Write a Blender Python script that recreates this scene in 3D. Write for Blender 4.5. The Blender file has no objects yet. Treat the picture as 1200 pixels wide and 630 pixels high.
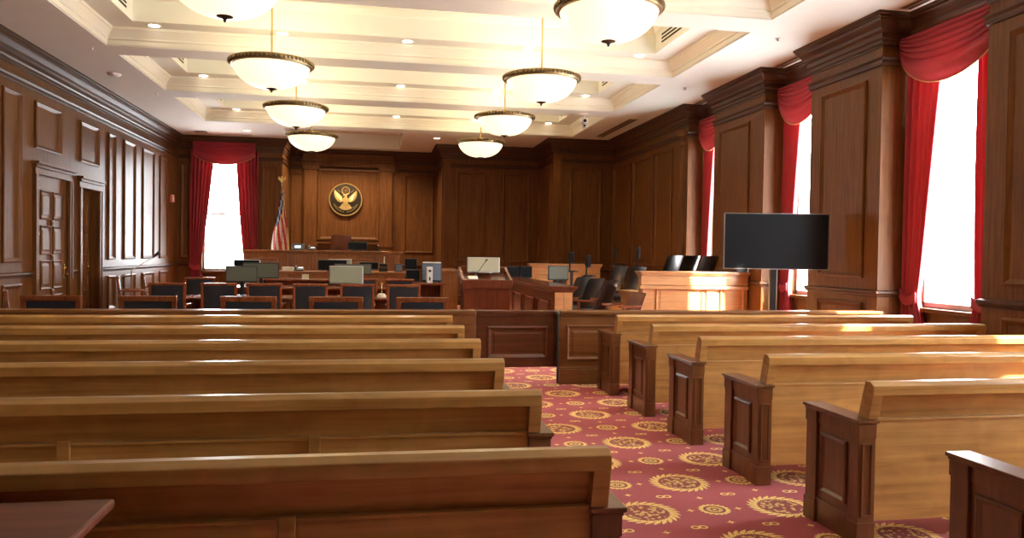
import bpy, bmesh, math, random
from mathutils import Vector, Matrix
from math import sin, cos, pi, radians, sqrt, atan2, exp

random.seed(7)
SC = bpy.context.scene
COL = SC.collection

# ------------------------------------------------------------------ camera, sky, sun, exposure
F_PX, YAW, PITCH, ROLL, EYE = 905.0, 0.174, 0.0200, 0.0150, 1.45
cam_d = bpy.data.cameras.new('camera')
cam = bpy.data.objects.new('camera', cam_d)
COL.objects.link(cam)
cam_d.sensor_width = 36.0
cam_d.lens = F_PX / 1200.0 * 36.0
cam_d.clip_start = 0.05
fw = Vector((sin(YAW) * cos(PITCH), cos(YAW) * cos(PITCH), -sin(PITCH)))
rt = Vector((cos(YAW), -sin(YAW), 0))
up = rt.cross(fw)
rt2 = rt * cos(ROLL) + up * sin(ROLL)
up2 = -rt * sin(ROLL) + up * cos(ROLL)
cam.matrix_world = Matrix(((rt2.x, up2.x, -fw.x, 0), (rt2.y, up2.y, -fw.y, 0), (rt2.z, up2.z, -fw.z, EYE), (0, 0, 0, 1)))
SC.camera = cam
SC.view_settings.view_transform = 'Standard'
SC.view_settings.look = 'None'
SC.view_settings.gamma = 1.0
SC.view_settings.use_curve_mapping = False
SC.view_settings.exposure = 0.0

SKY = 36.0            # bright overcast sky seen through the windows
SUN = 75.0
SUN_DIR = Vector((-1.0, 1.0, -1.32))
BOWL_GLOW = 1.3      # lit glass of the pendant bowls
BOWL_LAMP = 92.0     # bulb in each pendant bowl (W), lights the coffer above
CAN_LAMP = 60.0      # recessed downlight (W)

world = bpy.data.worlds.new('sky')
SC.world = world
world.use_nodes = True
bg = world.node_tree.nodes['Background']
bg.inputs[0].default_value = (0.94, 0.97, 1.0, 1)
bg.inputs[1].default_value = SKY

sun_d = bpy.data.lights.new('sun', 'SUN')
sun_d.energy = SUN
sun_d.angle = 0.02
sun_d.color = (1.0, 0.93, 0.82)
sun_o = bpy.data.objects.new('sun', sun_d)
COL.objects.link(sun_o)
sun_o.rotation_euler = SUN_DIR.to_track_quat('-Z', 'Y').to_euler()

# window openings: (axis, a0, a1, z0, z1, plane)
RIGHT_WINDOWS = [(6.95, 8.40), (10.12, 11.28), (13.30, 14.34), (3.80, 5.20), (1.60, 2.90)]  # last opening is added unseen, moved and sized to light the right pews
WIN_Z = (0.88, 3.86)
BACK_WINDOW = (-4.52, -3.40)

def portal(name, loc, size_x, size_y, direction):
    d = bpy.data.lights.new(name, 'AREA')
    d.shape = 'RECTANGLE'
    d.size, d.size_y = size_x, size_y
    d.cycles.is_portal = True
    o = bpy.data.objects.new(name, d)
    COL.objects.link(o)
    o.location = loc
    o.rotation_euler = Vector(direction).to_track_quat('-Z', 'Z').to_euler()
for (a, b) in RIGHT_WINDOWS:
    portal('window_daylight', (6.62, (a + b) / 2, sum(WIN_Z) / 2), b - a, WIN_Z[1] - WIN_Z[0], (-1, 0, 0))
portal('window_daylight', (sum(BACK_WINDOW) / 2, 21.62, sum(WIN_Z) / 2), BACK_WINDOW[1] - BACK_WINDOW[0], WIN_Z[1] - WIN_Z[0], (0, -1, 0))

# ------------------------------------------------------------------ node helpers and materials
class E:
    """a tiny expression wrapper over Math nodes"""
    nt = None
    def __init__(s, sock): s.s = sock
    @staticmethod
    def m(op, *a):
        n = E.nt.nodes.new('ShaderNodeMath'); n.operation = op
        for i, v in enumerate(a):
            if isinstance(v, E): E.nt.links.new(v.s, n.inputs[i])
            else: n.inputs[i].default_value = v
        return E(n.outputs[0])
    def __add__(s, o): return E.m('ADD', s, o)
    __radd__ = __add__
    def __sub__(s, o): return E.m('SUBTRACT', s, o)
    def __rsub__(s, o): return E.m('SUBTRACT', o, s)
    def __mul__(s, o): return E.m('MULTIPLY', s, o)
    __rmul__ = __mul__
    def __truediv__(s, o): return E.m('DIVIDE', s, o)
    def __lt__(s, o): return E.m('LESS_THAN', s, o)
    def __gt__(s, o): return E.m('GREATER_THAN', s, o)
def eabs(a): return E.m('ABSOLUTE', a)
def esqrt(a): return E.m('SQRT', a)
def emax(*a):
    r = a[0]
    for b in a[1:]: r = E.m('MAXIMUM', r, b)
    return r
def ewrap(v, p): return v - E.m('ROUND', v * (1.0 / p)) * p

MATS = {}
def new_mat(name):
    m = bpy.data.materials.new(name); m.use_nodes = True
    MATS[name] = m
    nt = m.node_tree
    return m, nt, nt.nodes['Principled BSDF']

def plain(name, col, rough=0.5, metal=0.0, emit=0.0, ecol=None, coat=0.0, noise=0.0, nscale=8.0):
    m, nt, b = new_mat(name)
    b.inputs['Base Color'].default_value = (*col, 1)
    b.inputs['Roughness'].default_value = rough
    b.inputs['Metallic'].default_value = metal
    b.inputs['Coat Weight'].default_value = coat
    if emit:
        b.inputs['Emission Color'].default_value = (*(ecol or col), 1)
        b.inputs['Emission Strength'].default_value = emit
    if noise:
        tc = nt.nodes.new('ShaderNodeTexCoord')
        n = nt.nodes.new('ShaderNodeTexNoise'); n.inputs['Scale'].default_value = nscale; n.inputs['Detail'].default_value = 4
        nt.links.new(tc.outputs['Object'], n.inputs['Vector'])
        mx = nt.nodes.new('ShaderNodeMix'); mx.data_type = 'RGBA'
        mx.inputs[6].default_value = (*[c * (1 - noise) for c in col], 1)
        mx.inputs[7].default_value = (*[min(1, c * (1 + noise)) for c in col], 1)
        nt.links.new(n.outputs['Fac'], mx.inputs[0])
        nt.links.new(mx.outputs[2], b.inputs['Base Color'])
    return m

def wood(name, light, dark, axis='X', rough=0.32, coat=0.25, mottle=0.35, spec=0.5, crough=0.18):
    m, nt, b = new_mat(name)
    L = nt.links.new
    tc = nt.nodes.new('ShaderNodeTexCoord')
    oi = nt.nodes.new('ShaderNodeObjectInfo')
    ad = nt.nodes.new('ShaderNodeVectorMath'); ad.operation = 'MULTIPLY_ADD'
    L(oi.outputs['Random'], ad.inputs[0]); ad.inputs[1].default_value = (13, 7, 5); L(tc.outputs['Object'], ad.inputs[2])
    mp = nt.nodes.new('ShaderNodeMapping')
    s = [16.0, 16.0, 16.0]; s['XYZ'.index(axis)] = 0.9
    mp.inputs['Scale'].default_value = s
    L(ad.outputs[0], mp.inputs['Vector'])
    n1 = nt.nodes.new('ShaderNodeTexNoise'); n1.inputs['Scale'].default_value = 1.6; n1.inputs['Detail'].default_value = 7; n1.inputs['Distortion'].default_value = 0.6
    L(mp.outputs[0], n1.inputs['Vector'])
    n2 = nt.nodes.new('ShaderNodeTexNoise'); n2.inputs['Scale'].default_value = 4.5; n2.inputs['Detail'].default_value = 5; n2.inputs['Distortion'].default_value = 1.2
    L(ad.outputs[0], n2.inputs['Vector'])
    mix = nt.nodes.new('ShaderNodeMath'); mix.operation = 'MULTIPLY_ADD'
    L(n2.outputs['Fac'], mix.inputs[0]); mix.inputs[1].default_value = mottle
    sub = nt.nodes.new('ShaderNodeMath'); sub.operation = 'MULTIPLY'; L(n1.outputs['Fac'], sub.inputs[0]); sub.inputs[1].default_value = 1 - mottle
    L(sub.outputs[0], mix.inputs[2])
    r = nt.nodes.new('ShaderNodeValToRGB')
    r.color_ramp.elements[0].position = 0.32; r.color_ramp.elements[0].color = (*dark, 1)
    r.color_ramp.elements[1].position = 0.68; r.color_ramp.elements[1].color = (*light, 1)
    L(mix.outputs[0], r.inputs[0]); L(r.outputs[0], b.inputs['Base Color'])
    b.inputs['Roughness'].default_value = rough
    b.inputs['Coat Weight'].default_value = coat
    b.inputs['Coat Roughness'].default_value = crough; b.inputs['Specular IOR Level'].default_value = spec
    bp = nt.nodes.new('ShaderNodeBump'); bp.inputs['Strength'].default_value = 0.05; bp.inputs['Distance'].default_value = 0.01
    L(n1.outputs['Fac'], bp.inputs['Height']); L(bp.outputs[0], b.inputs['Normal'])
    return m

WALLC = ((0.165, 0.065, 0.019), (0.092, 0.032, 0.008))
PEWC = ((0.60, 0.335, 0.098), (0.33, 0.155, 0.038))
W_WALL = wood('walnut_wall_upright', *WALLC, axis='Z', rough=0.40, coat=0.0, mottle=0.2, spec=0.15)
W_CROWN = wood('walnut_moulding', (0.085, 0.032, 0.011), (0.045, 0.016, 0.006), axis='Y', rough=0.45, coat=0.0, mottle=0.15, spec=0.3)
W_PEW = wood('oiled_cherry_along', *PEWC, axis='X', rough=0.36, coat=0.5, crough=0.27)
W_CAB = wood('cabinet_mahogany', (0.15, 0.036, 0.014), (0.08, 0.018, 0.007), axis='X', rough=0.5, coat=0.0, spec=0.25)
W_CAP = wood('pew_cap_gloss', *PEWC, axis='X', rough=0.30, coat=0.5, crough=0.12, spec=0.4)
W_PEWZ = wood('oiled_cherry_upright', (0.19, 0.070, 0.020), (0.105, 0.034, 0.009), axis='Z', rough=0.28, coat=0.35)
W_RAIL = wood('rail_cherry', (0.26, 0.105, 0.030), (0.145, 0.052, 0.013), axis='X', rough=0.28, coat=0.3)
W_GATE = wood('gate_cherry', (0.13, 0.036, 0.012), (0.075, 0.019, 0.006), axis='X', rough=0.25, coat=0.4)
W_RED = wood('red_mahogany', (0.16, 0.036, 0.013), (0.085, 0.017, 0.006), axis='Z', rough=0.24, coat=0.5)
W_CHAIR = wood('chair_mahogany', (0.27, 0.080, 0.027), (0.15, 0.038, 0.012), axis='Z', rough=0.25, coat=0.4)
W_BENCH = wood('bench_cherry', (0.34, 0.135, 0.045), (0.19, 0.066, 0.020), axis='Z', rough=0.28, coat=0.3)
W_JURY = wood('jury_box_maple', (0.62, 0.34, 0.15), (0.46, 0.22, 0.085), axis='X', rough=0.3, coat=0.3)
PAINT = plain('cream_ceiling_paint', (0.74, 0.75, 0.69), 0.75, noise=0.03, nscale=3)
PAINT_W = plain('white_coffer_paint', (0.80, 0.78, 0.69), 0.6)
BRASS = plain('antique_brass', (0.30, 0.225, 0.12), 0.38, 1.0)
BRASS_L = plain('polished_brass', (0.80, 0.60, 0.28), 0.25, 1.0)
BRONZE = plain('dark_bronze', (0.045, 0.032, 0.02), 0.4, 0.6)
GOLD = plain('gilded_relief', (0.75, 0.52, 0.20), 0.35, 0.8)
LEATHER = plain('black_leather', (0.018, 0.021, 0.027), 0.36, noise=0.2, nscale=30)
LEATHER_B = plain('brown_leather', (0.15, 0.052, 0.03), 0.34, noise=0.2, nscale=20)
LEATHER_J = plain('worn_dark_leather', (0.018, 0.016, 0.015), 0.33, noise=0.2, nscale=20)
PLAST = plain('black_plastic', (0.015, 0.015, 0.017), 0.35)
SCREEN_D = plain('dark_screen', (0.008, 0.009, 0.011), 0.5)
SCREEN_D.node_tree.nodes['Principled BSDF'].inputs['Specular IOR Level'].default_value = 0.15
SCREEN_G = plain('grey_green_screen', (0.12, 0.135, 0.10), 0.4)
SCREEN_P = plain('pale_grey_screen', (0.34, 0.36, 0.27), 0.4)
SCREEN_B = plain('beige_lit_screen', (0.38, 0.345, 0.235), 0.4, emit=0.14, ecol=(0.9, 0.8, 0.55))
SCREEN_BLUE = plain('bluish_screen', (0.16, 0.20, 0.27), 0.25)
SCREEN_LIT = plain('lit_display', (0.7, 0.8, 1.0), 0.4, emit=0.8)
SILVER = plain('brushed_silver', (0.55, 0.56, 0.58), 0.3, 0.9)
STEEL = plain('dark_grey_metal', (0.08, 0.085, 0.09), 0.35, 0.7)
WHITE_P = plain('white_plastic', (0.78, 0.78, 0.76), 0.4)
PAPER = plain('pale_paper', (0.72, 0.66, 0.52), 0.8)
NOTE = plain('cream_card', (0.72, 0.68, 0.46), 0.8)
BLACK_SLOT = plain('dark_slot', (0.01, 0.009, 0.008), 0.8)
VENT_T = plain('bronze_vent', (0.32, 0.23, 0.14), 0.5, 0.3)
ALARM = plain('red_alarm_plastic', (0.62, 0.16, 0.10), 0.4)
ALARM_W = plain('alarm_lettering_white', (0.8, 0.75, 0.7), 0.5)
LENS = plain('lit_downlight_lens', (1.0, 0.93, 0.8), 0.5, emit=9.0, ecol=(1.0, 0.9, 0.72))
CHROME = plain('chrome', (0.7, 0.7, 0.7), 0.15, 1.0)
FLAG_R = plain('flag_red', (0.45, 0.025, 0.03), 0.75)
FLAG_W = plain('flag_white', (0.68, 0.58, 0.46), 0.75)
FLAG_B = plain('flag_navy', (0.012, 0.016, 0.06), 0.75)
FRINGE = plain('gold_fringe', (0.62, 0.42, 0.12), 0.6)
SILL = plain('pale_window_paint', (0.62, 0.58, 0.52), 0.45)
BOWL = plain('lit_alabaster_glass', (0.9, 0.82, 0.66), 0.35, emit=BOWL_GLOW, ecol=(1.0, 0.86, 0.55))

def glass():
    m, nt, b = new_mat('window_glass')
    nt.nodes.remove(b)
    t = nt.nodes.new('ShaderNodeBsdfTransparent'); t.inputs[0].default_value = (0.97, 0.98, 0.98, 1)
    g = nt.nodes.new('ShaderNodeBsdfGlossy'); g.inputs['Roughness'].default_value = 0.02
    x = nt.nodes.new('ShaderNodeMixShader'); x.inputs[0].default_value = 0.05
    nt.links.new(t.outputs[0], x.inputs[1]); nt.links.new(g.outputs[0], x.inputs[2])
    nt.links.new(x.outputs[0], nt.nodes['Material Output'].inputs[0])
    return m
GLASS = glass()

def drape_mat(name, col, gold):
    m, nt, b = new_mat(name)
    L = nt.links.new
    tc = nt.nodes.new('ShaderNodeTexCoord')
    v = nt.nodes.new('ShaderNodeTexVoronoi'); v.inputs['Scale'].default_value = 2.6; v.inputs['Randomness'].default_value = 0.25
    L(tc.outputs['Object'], v.inputs['Vector'])
    E.nt = nt
    d = E(v.outputs['Distance'])
    ring = (eabs(d - 0.26) < 0.035)
    n = nt.nodes.new('ShaderNodeTexNoise'); n.inputs['Scale'].default_value = 60
    L(tc.outputs['Object'], n.inputs['Vector'])
    f = ring * E(n.outputs['Fac']) * 0.12
    mx = nt.nodes.new('ShaderNodeMix'); mx.data_type = 'RGBA'
    mx.inputs[6].default_value = (*col, 1); mx.inputs[7].default_value = (*gold, 1)
    L(f.s, mx.inputs[0]); L(mx.outputs[2], b.inputs['Base Color'])
    b.inputs['Roughness'].default_value = 0.6
    b.inputs['Sheen Weight'].default_value = 0.04
    t = nt.nodes.new('ShaderNodeBsdfTranslucent'); L(mx.outputs[2], t.inputs[0])
    x = nt.nodes.new('ShaderNodeMixShader'); x.inputs[0].default_value = 0.26
    L(b.outputs[0], x.inputs[1]); L(t.outputs[0], x.inputs[2])
    L(x.outputs[0], nt.nodes['Material Output'].inputs[0])
    return m
DRAPE = drape_mat('red_damask', (0.41, 0.036, 0.052), (0.58, 0.20, 0.14))
TRIM_CORD = plain('gold_braid', (0.55, 0.33, 0.14), 0.6)

def carpet():
    m, nt, b = new_mat('red_medallion_carpet')
    E.nt = nt
    L = nt.links.new
    g = nt.nodes.new('ShaderNodeNewGeometry')
    sp = nt.nodes.new('ShaderNodeSeparateXYZ'); L(g.outputs['Position'], sp.inputs[0])
    X = E(sp.outputs[0]) - 1.928
    Y = E(sp.outputs[1]) - 4.659
    A, B = 0.4125, 0.525
    vo = nt.nodes.new('ShaderNodeTexVoronoi'); vo.inputs['Scale'].default_value = 38
    L(g.outputs['Position'], vo.inputs['Vector'])
    speck = E(vo.outputs['Distance']) < 0.47
    def saw(dx, dy, N, tw):
        th = E.m('ARCTAN2', dy, dx)
        r = esqrt(dx * dx + dy * dy)
        t = th * (N / (2 * pi)) + r * tw
        return r, eabs(E.m('FRACT', t) - 0.5) * 2.0
    def big(dx, dy):
        r, s = saw(dx, dy, 24, 20.0)
        ring = emax((r < (0.198 - s * 0.034)) * (r > 0.146) * (s < 0.80), (r < 0.150) * (r > (0.126 + s * 0.010)) * ((s > 0.25) + (r > 0.14)))
        core = (r < 0.118) * speck
        dark = (r < 0.128)
        return ring, core, dark
    def med(dx, dy):
        r, s = saw(dx, dy, 18, 10.0)
        ring = (r < (0.096 - s * 0.014)) * (r > 0.064)
        core = (eabs(r - 0.036) < 0.012) * (s < 0.7)
        return emax(ring, core, r < 0.012), (r < 0.064)
    b1 = big(ewrap(X, 2 * A), ewrap(Y, 2 * B)); b2 = big(ewrap(X - A, 2 * A), ewrap(Y - B, 2 * B))
    m1 = med(ewrap(X - A, 2 * A), ewrap(Y, 2 * B)); m2 = med(ewrap(X, 2 * A), ewrap(Y - B, 2 * B))
    rx, ry = eabs(ewrap(X - A / 2, A)), ewrap(Y - B / 2, B)
    lx = rx - 0.022
    rr = esqrt(lx * lx + ry * ry)
    loops = (eabs(rr - 0.020) < 0.006)
    def stars(ox, oy):
        dx, dy = eabs(ewrap(X - ox, 2 * A)), eabs(ewrap(Y - oy, 2 * B))
        def st(x, y): return (esqrt(eabs(x)) + esqrt(eabs(y))) < 0.19
        return emax(st(dx - 0.268, dy), st(dx, dy - 0.315))
    gold = emax(b1[0], b2[0], b1[1] * 0.75, b2[1] * 0.75, m1[0], m2[0], loops, stars(0, 0), stars(A, B))
    dark = emax(b1[2], b2[2], m1[1], m2[1])
    n = nt.nodes.new('ShaderNodeTexNoise'); n.inputs['Scale'].default_value = 2.2; n.inputs['Detail'].default_value = 5
    L(g.outputs['Position'], n.inputs['Vector'])
    mx0 = nt.nodes.new('ShaderNodeMix'); mx0.data_type = 'RGBA'
    mx0.inputs[6].default_value = (0.36, 0.044, 0.054, 1); mx0.inputs[7].default_value = (0.48, 0.074, 0.088, 1)
    L(n.outputs['Fac'], mx0.inputs[0])
    mx1 = nt.nodes.new('ShaderNodeMix'); mx1.data_type = 'RGBA'
    mx1.inputs[7].default_value = (0.30, 0.040, 0.024, 1)
    L(dark.s, mx1.inputs[0]); L(mx0.outputs[2], mx1.inputs[6])
    mx2 = nt.nodes.new('ShaderNodeMix'); mx2.data_type = 'RGBA'
    mx2.inputs[7].default_value = (0.98, 0.70, 0.22, 1)
    L(gold.s, mx2.inputs[0]); L(mx1.outputs[2], mx2.inputs[6])
    L(mx2.outputs[2], b.inputs['Base Color'])
    b.inputs['Roughness'].default_value = 0.85
    b.inputs['Sheen Weight'].default_value = 0.12
    b.inputs['Sheen Roughness'].default_value = 0.5
    nb = nt.nodes.new('ShaderNodeTexNoise'); nb.inputs['Scale'].default_value = 350
    L(g.outputs['Position'], nb.inputs['Vector'])
    bp = nt.nodes.new('ShaderNodeBump'); bp.inputs['Strength'].default_value = 0.25; bp.inputs['Distance'].default_value = 0.004
    L(nb.outputs['Fac'], bp.inputs['Height']); L(bp.outputs[0], b.inputs['Normal'])
    return m
CARPET = carpet()

# ------------------------------------------------------------------ mesh helpers
class MB:
    """collects shapes in local axes U, V, W and links them as ONE mesh object"""
    def __init__(s, o=(0, 0, 0), U=(1, 0, 0), V=(0, 1, 0), W=(0, 0, 1)):
        s.o, s.U, s.V, s.W = Vector(o), Vector(U), Vector(V), Vector(W)
        s.v, s.f, s.mi, s.cur = [], [], [], 0
    def p(s, a, b, c):
        s.v.append(s.o + s.U * a + s.V * b + s.W * c); return len(s.v) - 1
    def face(s, idx): s.f.append(idx); s.mi.append(s.cur)
    def box(s, a0, a1, b0, b1, c0, c1):
        i = [s.p(a, b, c) for c in (c0, c1) for b in (b0, b1) for a in (a0, a1)]
        for q in ((0, 2, 3, 1), (4, 5, 7, 6), (0, 1, 5, 4), (1, 3, 7, 5), (3, 2, 6, 7), (2, 0, 4, 6)):
            s.face([i[k] for k in q])
    def prism(s, poly, t0, t1, axis=0):
        """polygon in the two other axes (in order), extruded along axis from t0 to t1"""
        def q(t, a, b): return s.p(*((t, a, b) if axis == 0 else (a, t, b) if axis == 1 else (a, b, t)))
        A = [q(t0, *x) for x in poly]; B = [q(t1, *x) for x in poly]
        n = len(poly)
        s.face(A[::-1]); s.face(B)
        for k in range(n): s.face([A[k], A[(k + 1) % n], B[(k + 1) % n], B[k]])
    def frame(s, u0, u1, v0, v1, w, prof, fill=True):
        """mitred picture-frame moulding on the plane w; prof = [(inset, height), ...]"""
        loops = []
        for (ins, h) in prof:
            loops.append([s.p(u0 + ins, v0 + ins, w + h), s.p(u1 - ins, v0 + ins, w + h), s.p(u1 - ins, v1 - ins, w + h), s.p(u0 + ins, v1 - ins, w + h)])
        for a, b in zip(loops, loops[1:]):
            for k in range(4): s.face([a[k], a[(k + 1) % 4], b[(k + 1) % 4], b[k]])
        if fill: s.face(loops[-1])
    def lathe(s, prof, n=24, c=(0, 0, 0), cap=True):
        rings = []
        for (r, z) in prof:
            rings.append([s.p(c[0] + r * cos(2 * pi * k / n), c[1] + r * sin(2 * pi * k / n), c[2] + z) for k in range(n)])
        for a, b in zip(rings, rings[1:]):
            for k in range(n): s.face([a[k], a[(k + 1) % n], b[(k + 1) % n], b[k]])
        if cap: s.face(rings[0][::-1]); s.face(rings[-1])
    def tube(s, pts, r, n=8):
        pts = [Vector(p) for p in pts]
        rings = []
        for i, p in enumerate(pts):
            t = (pts[min(i + 1, len(pts) - 1)] - pts[max(i - 1, 0)]).normalized()
            x = t.orthogonal().normalized() if i == 0 else (rings_x - t * rings_x.dot(t)).normalized()
            rings_x = x
            y = t.cross(x)
            rr = r[i] if isinstance(r, (list, tuple)) else r
            rings.append([s.p(*(p + x * rr * cos(2 * pi * k / n) + y * rr * sin(2 * pi * k / n))) for k in range(n)])
        for a, b in zip(rings, rings[1:]):
            for k in range(n): s.face([a[k], a[(k + 1) % n], b[(k + 1) % n], b[k]])
        s.face(rings[0][::-1]); s.face(rings[-1])
    def ball(s, c, r, n=12, m=8, sz=1.0):
        prof = [(max(1e-4, r * sin(pi * k / m)), -r * sz * cos(pi * k / m)) for k in range(m + 1)]
        s.lathe(prof, n, c)
    def sheet(s, fn, nu, nv, mat=None):
        g = [[s.p(*fn(i / nu, j / nv)) for i in range(nu + 1)] for j in range(nv + 1)]
        for j in range(nv):
            for i in range(nu):
                if mat: s.cur = mat((i + .5) / nu, (j + .5) / nv)
                s.face([g[j][i], g[j][i + 1], g[j + 1][i + 1], g[j + 1][i]])
    def sweep(s, path, prof, closed=False):
        """prof = [(offset to the right of travel, z)], swept along a plan polyline with mitred corners"""
        P = [Vector((x, y)) for x, y in path]; n = len(P)
        rows = []
        for i in range(n):
            d1 = (P[i] - P[i - 1]).normalized() if (closed or i > 0) else None
            d2 = (P[(i + 1) % n] - P[i]).normalized() if (closed or i < n - 1) else None
            if d1 is None: d1 = d2
            if d2 is None: d2 = d1
            n1, n2 = Vector((d1.y, -d1.x)), Vector((d2.y, -d2.x))
            mv = (n1 + n2); k = mv.length_squared
            mv = mv * (2.0 / k) if k > 1e-6 else n1
            rows.append([s.p(P[i].x + mv.x * o, P[i].y + mv.y * o, z) for (o, z) in prof])
        for i in range(n if closed else n - 1):
            a, b = rows[i], rows[(i + 1) % n]
            for k in range(len(prof) - 1): s.face([a[k], a[k + 1], b[k + 1], b[k]])
    def build(s, name, mat, parent=None, bevel=0.0, smooth=False, solid=0.0, seg=2):
        me = bpy.data.meshes.new(name)
        me.from_pydata([tuple(v) for v in s.v], [], s.f)
        mats = mat if isinstance(mat, (list, tuple)) else [mat]
        for m in mats: me.materials.append(m)
        for i, pl in enumerate(me.polygons):
            pl.material_index = s.mi[i]; pl.use_smooth = smooth
        bm = bmesh.new(); bm.from_mesh(me)
        bmesh.ops.remove_doubles(bm, verts=bm.verts, dist=1e-5)
        bmesh.ops.recalc_face_normals(bm, faces=bm.faces)
        bm.to_mesh(me); bm.free()
        if smooth:
            me.set_sharp_from_angle(angle=radians(40))
        o = bpy.data.objects.new(name, me)
        COL.objects.link(o)
        if parent: o.parent = parent
        if solid:
            md = o.modifiers.new('solid', 'SOLIDIFY'); md.thickness = solid; md.offset = 0
        if bevel:
            md = o.modifiers.new('bevel', 'BEVEL'); md.width = bevel; md.segments = seg; md.limit_method = 'ANGLE'; md.angle_limit = radians(40)
        return o

def tag(o, label=None, cat=None, group=None, kind=None):
    if label: o['label'] = label
    if cat: o['category'] = cat
    if group: o['group'] = group
    if kind: o['kind'] = kind
    return o
def thing(name, label, cat, loc=(0, 0, 0), rz=0.0, group=None):
    o = bpy.data.objects.new(name, None)
    COL.objects.link(o)
    o.empty_display_size = 0.1
    o.location = loc; o.rotation_euler = (0, 0, rz)
    return tag(o, label, cat, group)
def dup(root, loc, rz=None, label=None):
    c = root.copy(); COL.objects.link(c); c.location = loc
    if rz is not None: c.rotation_euler = (0, 0, rz)
    if label: c['label'] = label
    for ch in list(root.children):
        if ch.type == 'LIGHT':
            d = ch.copy(); COL.objects.link(d); d.parent = c; continue
        d = ch.copy(); COL.objects.link(d); d.parent = c
        for g in list(ch.children):
            h = g.copy(); COL.objects.link(h); h.parent = d
    return c
def struct(o): o['kind'] = 'structure'; return o
def rrect(w, h, r, n=4):
    pts = []
    for cx, cy, a0 in ((w / 2 - r, h / 2 - r, 0), (-w / 2 + r, h / 2 - r, 90), (-w / 2 + r, -h / 2 + r, 180), (w / 2 - r, -h / 2 + r, 270)):
        for k in range(n + 1):
            a = radians(a0 + 90 * k / n); pts.append((cx + r * cos(a), cy + r * sin(a)))
    return pts
RAISED = [(0, 0), (0, .028), (.02, .036), (.05, .016), (.068, .003)]
RAISED_S = [(0, 0), (0, .014), (.012, .020), (.028, .008), (.036, .003), (.060, .003), (.085, .010)]

# ------------------------------------------------------------------ the room
ZC = 4.40
XL, XR, XW = -5.15, 6.02, 6.42          # left wall, right piers, window wall
# floor
f = MB(); f.box(-5.3, 6.8, -3.2, 23.5, -0.1, 0.0); struct(f.build('floor', CARPET))

# ceiling with two-step coffers
CX0, CX1 = -3.92, 4.81
COFFERS = [(-0.25, 2.45), (3.02, 5.72), (6.27, 8.97), (9.52, 12.22), (12.76, 15.42), (16.05, 18.85)]
ALC = (-2.25, 0.62, 19.45, 22.6)
holes = [(CX0, CX1, a, b) for a, b in COFFERS] + [ALC]
c = MB()
xs = sorted({-5.3, 6.8} | {h[0] for h in holes} | {h[1] for h in holes})
ys = sorted({-3.2, 23.5} | {h[2] for h in holes} | {h[3] for h in holes})
for i in range(len(xs) - 1):
    for j in range(len(ys) - 1):
        mx_, my_ = (xs[i] + xs[i + 1]) / 2, (ys[j] + ys[j + 1]) / 2
        if any(h[0] < mx_ < h[1] and h[2] < my_ < h[3] for h in holes): continue
        c.face([c.p(xs[i], ys[j], ZC), c.p(xs[i + 1], ys[j], ZC), c.p(xs[i + 1], ys[j + 1], ZC), c.p(xs[i], ys[j + 1], ZC)])
def ringface(c, o, i, z):
    O = [(o[0], o[2]), (o[1], o[2]), (o[1], o[3]), (o[0], o[3])]; I = [(i[0], i[2]), (i[1], i[2]), (i[1], i[3]), (i[0], i[3])]
    for k in range(4):
        l = (k + 1) % 4
        c.face([c.p(*O[k], z), c.p(*O[l], z), c.p(*I[l], z), c.p(*I[k], z)])
def sides(c, o, z0, z1):
    O = [(o[0], o[2]), (o[1], o[2]), (o[1], o[3]), (o[0], o[3])]
    for k in range(4):
        l = (k + 1) % 4
        c.face([c.p(*O[k], z0), c.p(*O[l], z0), c.p(*O[l], z1), c.p(*O[k], z1)])
ZR, ZT = 4.66, 5.12
for a, b in COFFERS:
    o = (CX0, CX1, a, b); i = (CX0 + .48, CX1 - .48, a + .48, b - .45)
    sides(c, o, ZC, ZR); ringface(c, o, i, ZR); sides(c, i, ZR, ZT)
    c.face([c.p(i[0], i[2], ZT), c.p(i[1], i[2], ZT), c.p(i[1], i[3], ZT), c.p(i[0], i[3], ZT)])
sides(c, ALC, ZC, ZC + .4)
c.face([c.p(ALC[0], ALC[2], ZC + .4), c.p(ALC[1], ALC[2], ZC + .4), c.p(ALC[1], ALC[3], ZC + .4), c.p(ALC[0], ALC[3], ZC + .4)])
ceil = struct(c.build('ceiling', PAINT))
for a, b in COFFERS:                                     # crown moulding round the inside of each coffer
    t = MB()
    path = [(CX0, a), (CX0, b), (CX1, b), (CX1, a)]
    t.sweep(path, [(0, ZC + .02), (.012, ZC + .02), (.012, ZC + .085), (.03, ZC + .10), (.03, ZC + .125), (.06, ZC + .17), (.095, ZC + .215), (.115, ZC + .225), (.115, ZR)], closed=True)
    t.sweep([(CX0 + .48, a + .48), (CX0 + .48, b - .45), (CX1 - .48, b - .45), (CX1 - .48, a + .48)],
            [(0, ZR + .30), (.03, ZR + .32), (.06, ZR + .39), (.08, ZR + .40), (.08, ZT)], closed=True)
    tag(t.build('coffer_moulding', PAINT_W, ceil))

# walls
def slab(m, u0, u1, z0, z1, holes, t=0.22):
    us = sorted({u0, u1} | {h[0] for h in holes} | {h[1] for h in holes}); zs = sorted({z0, z1} | {h[2] for h in holes} | {h[3] for h in holes})
    for i in range(len(us) - 1):
        for j in range(len(zs) - 1):
            cu, cz = (us[i] + us[i + 1]) / 2, (zs[j] + zs[j + 1]) / 2
            if any(h[0] < cu < h[1] and h[2] < cz < h[3] for h in holes): continue
            m.box(us[i], us[i + 1], zs[j], zs[j + 1], -t, 0)
def panels(m, lst, z0=1.21, z1=3.68, low=True, prof=RAISED):
    for a, b in lst:
        m.frame(a, b, z0, z1, 0, prof)
        if low: m.frame(a, b, .24, .90, 0, prof)
Z1 = (0, 0, 1)
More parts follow.
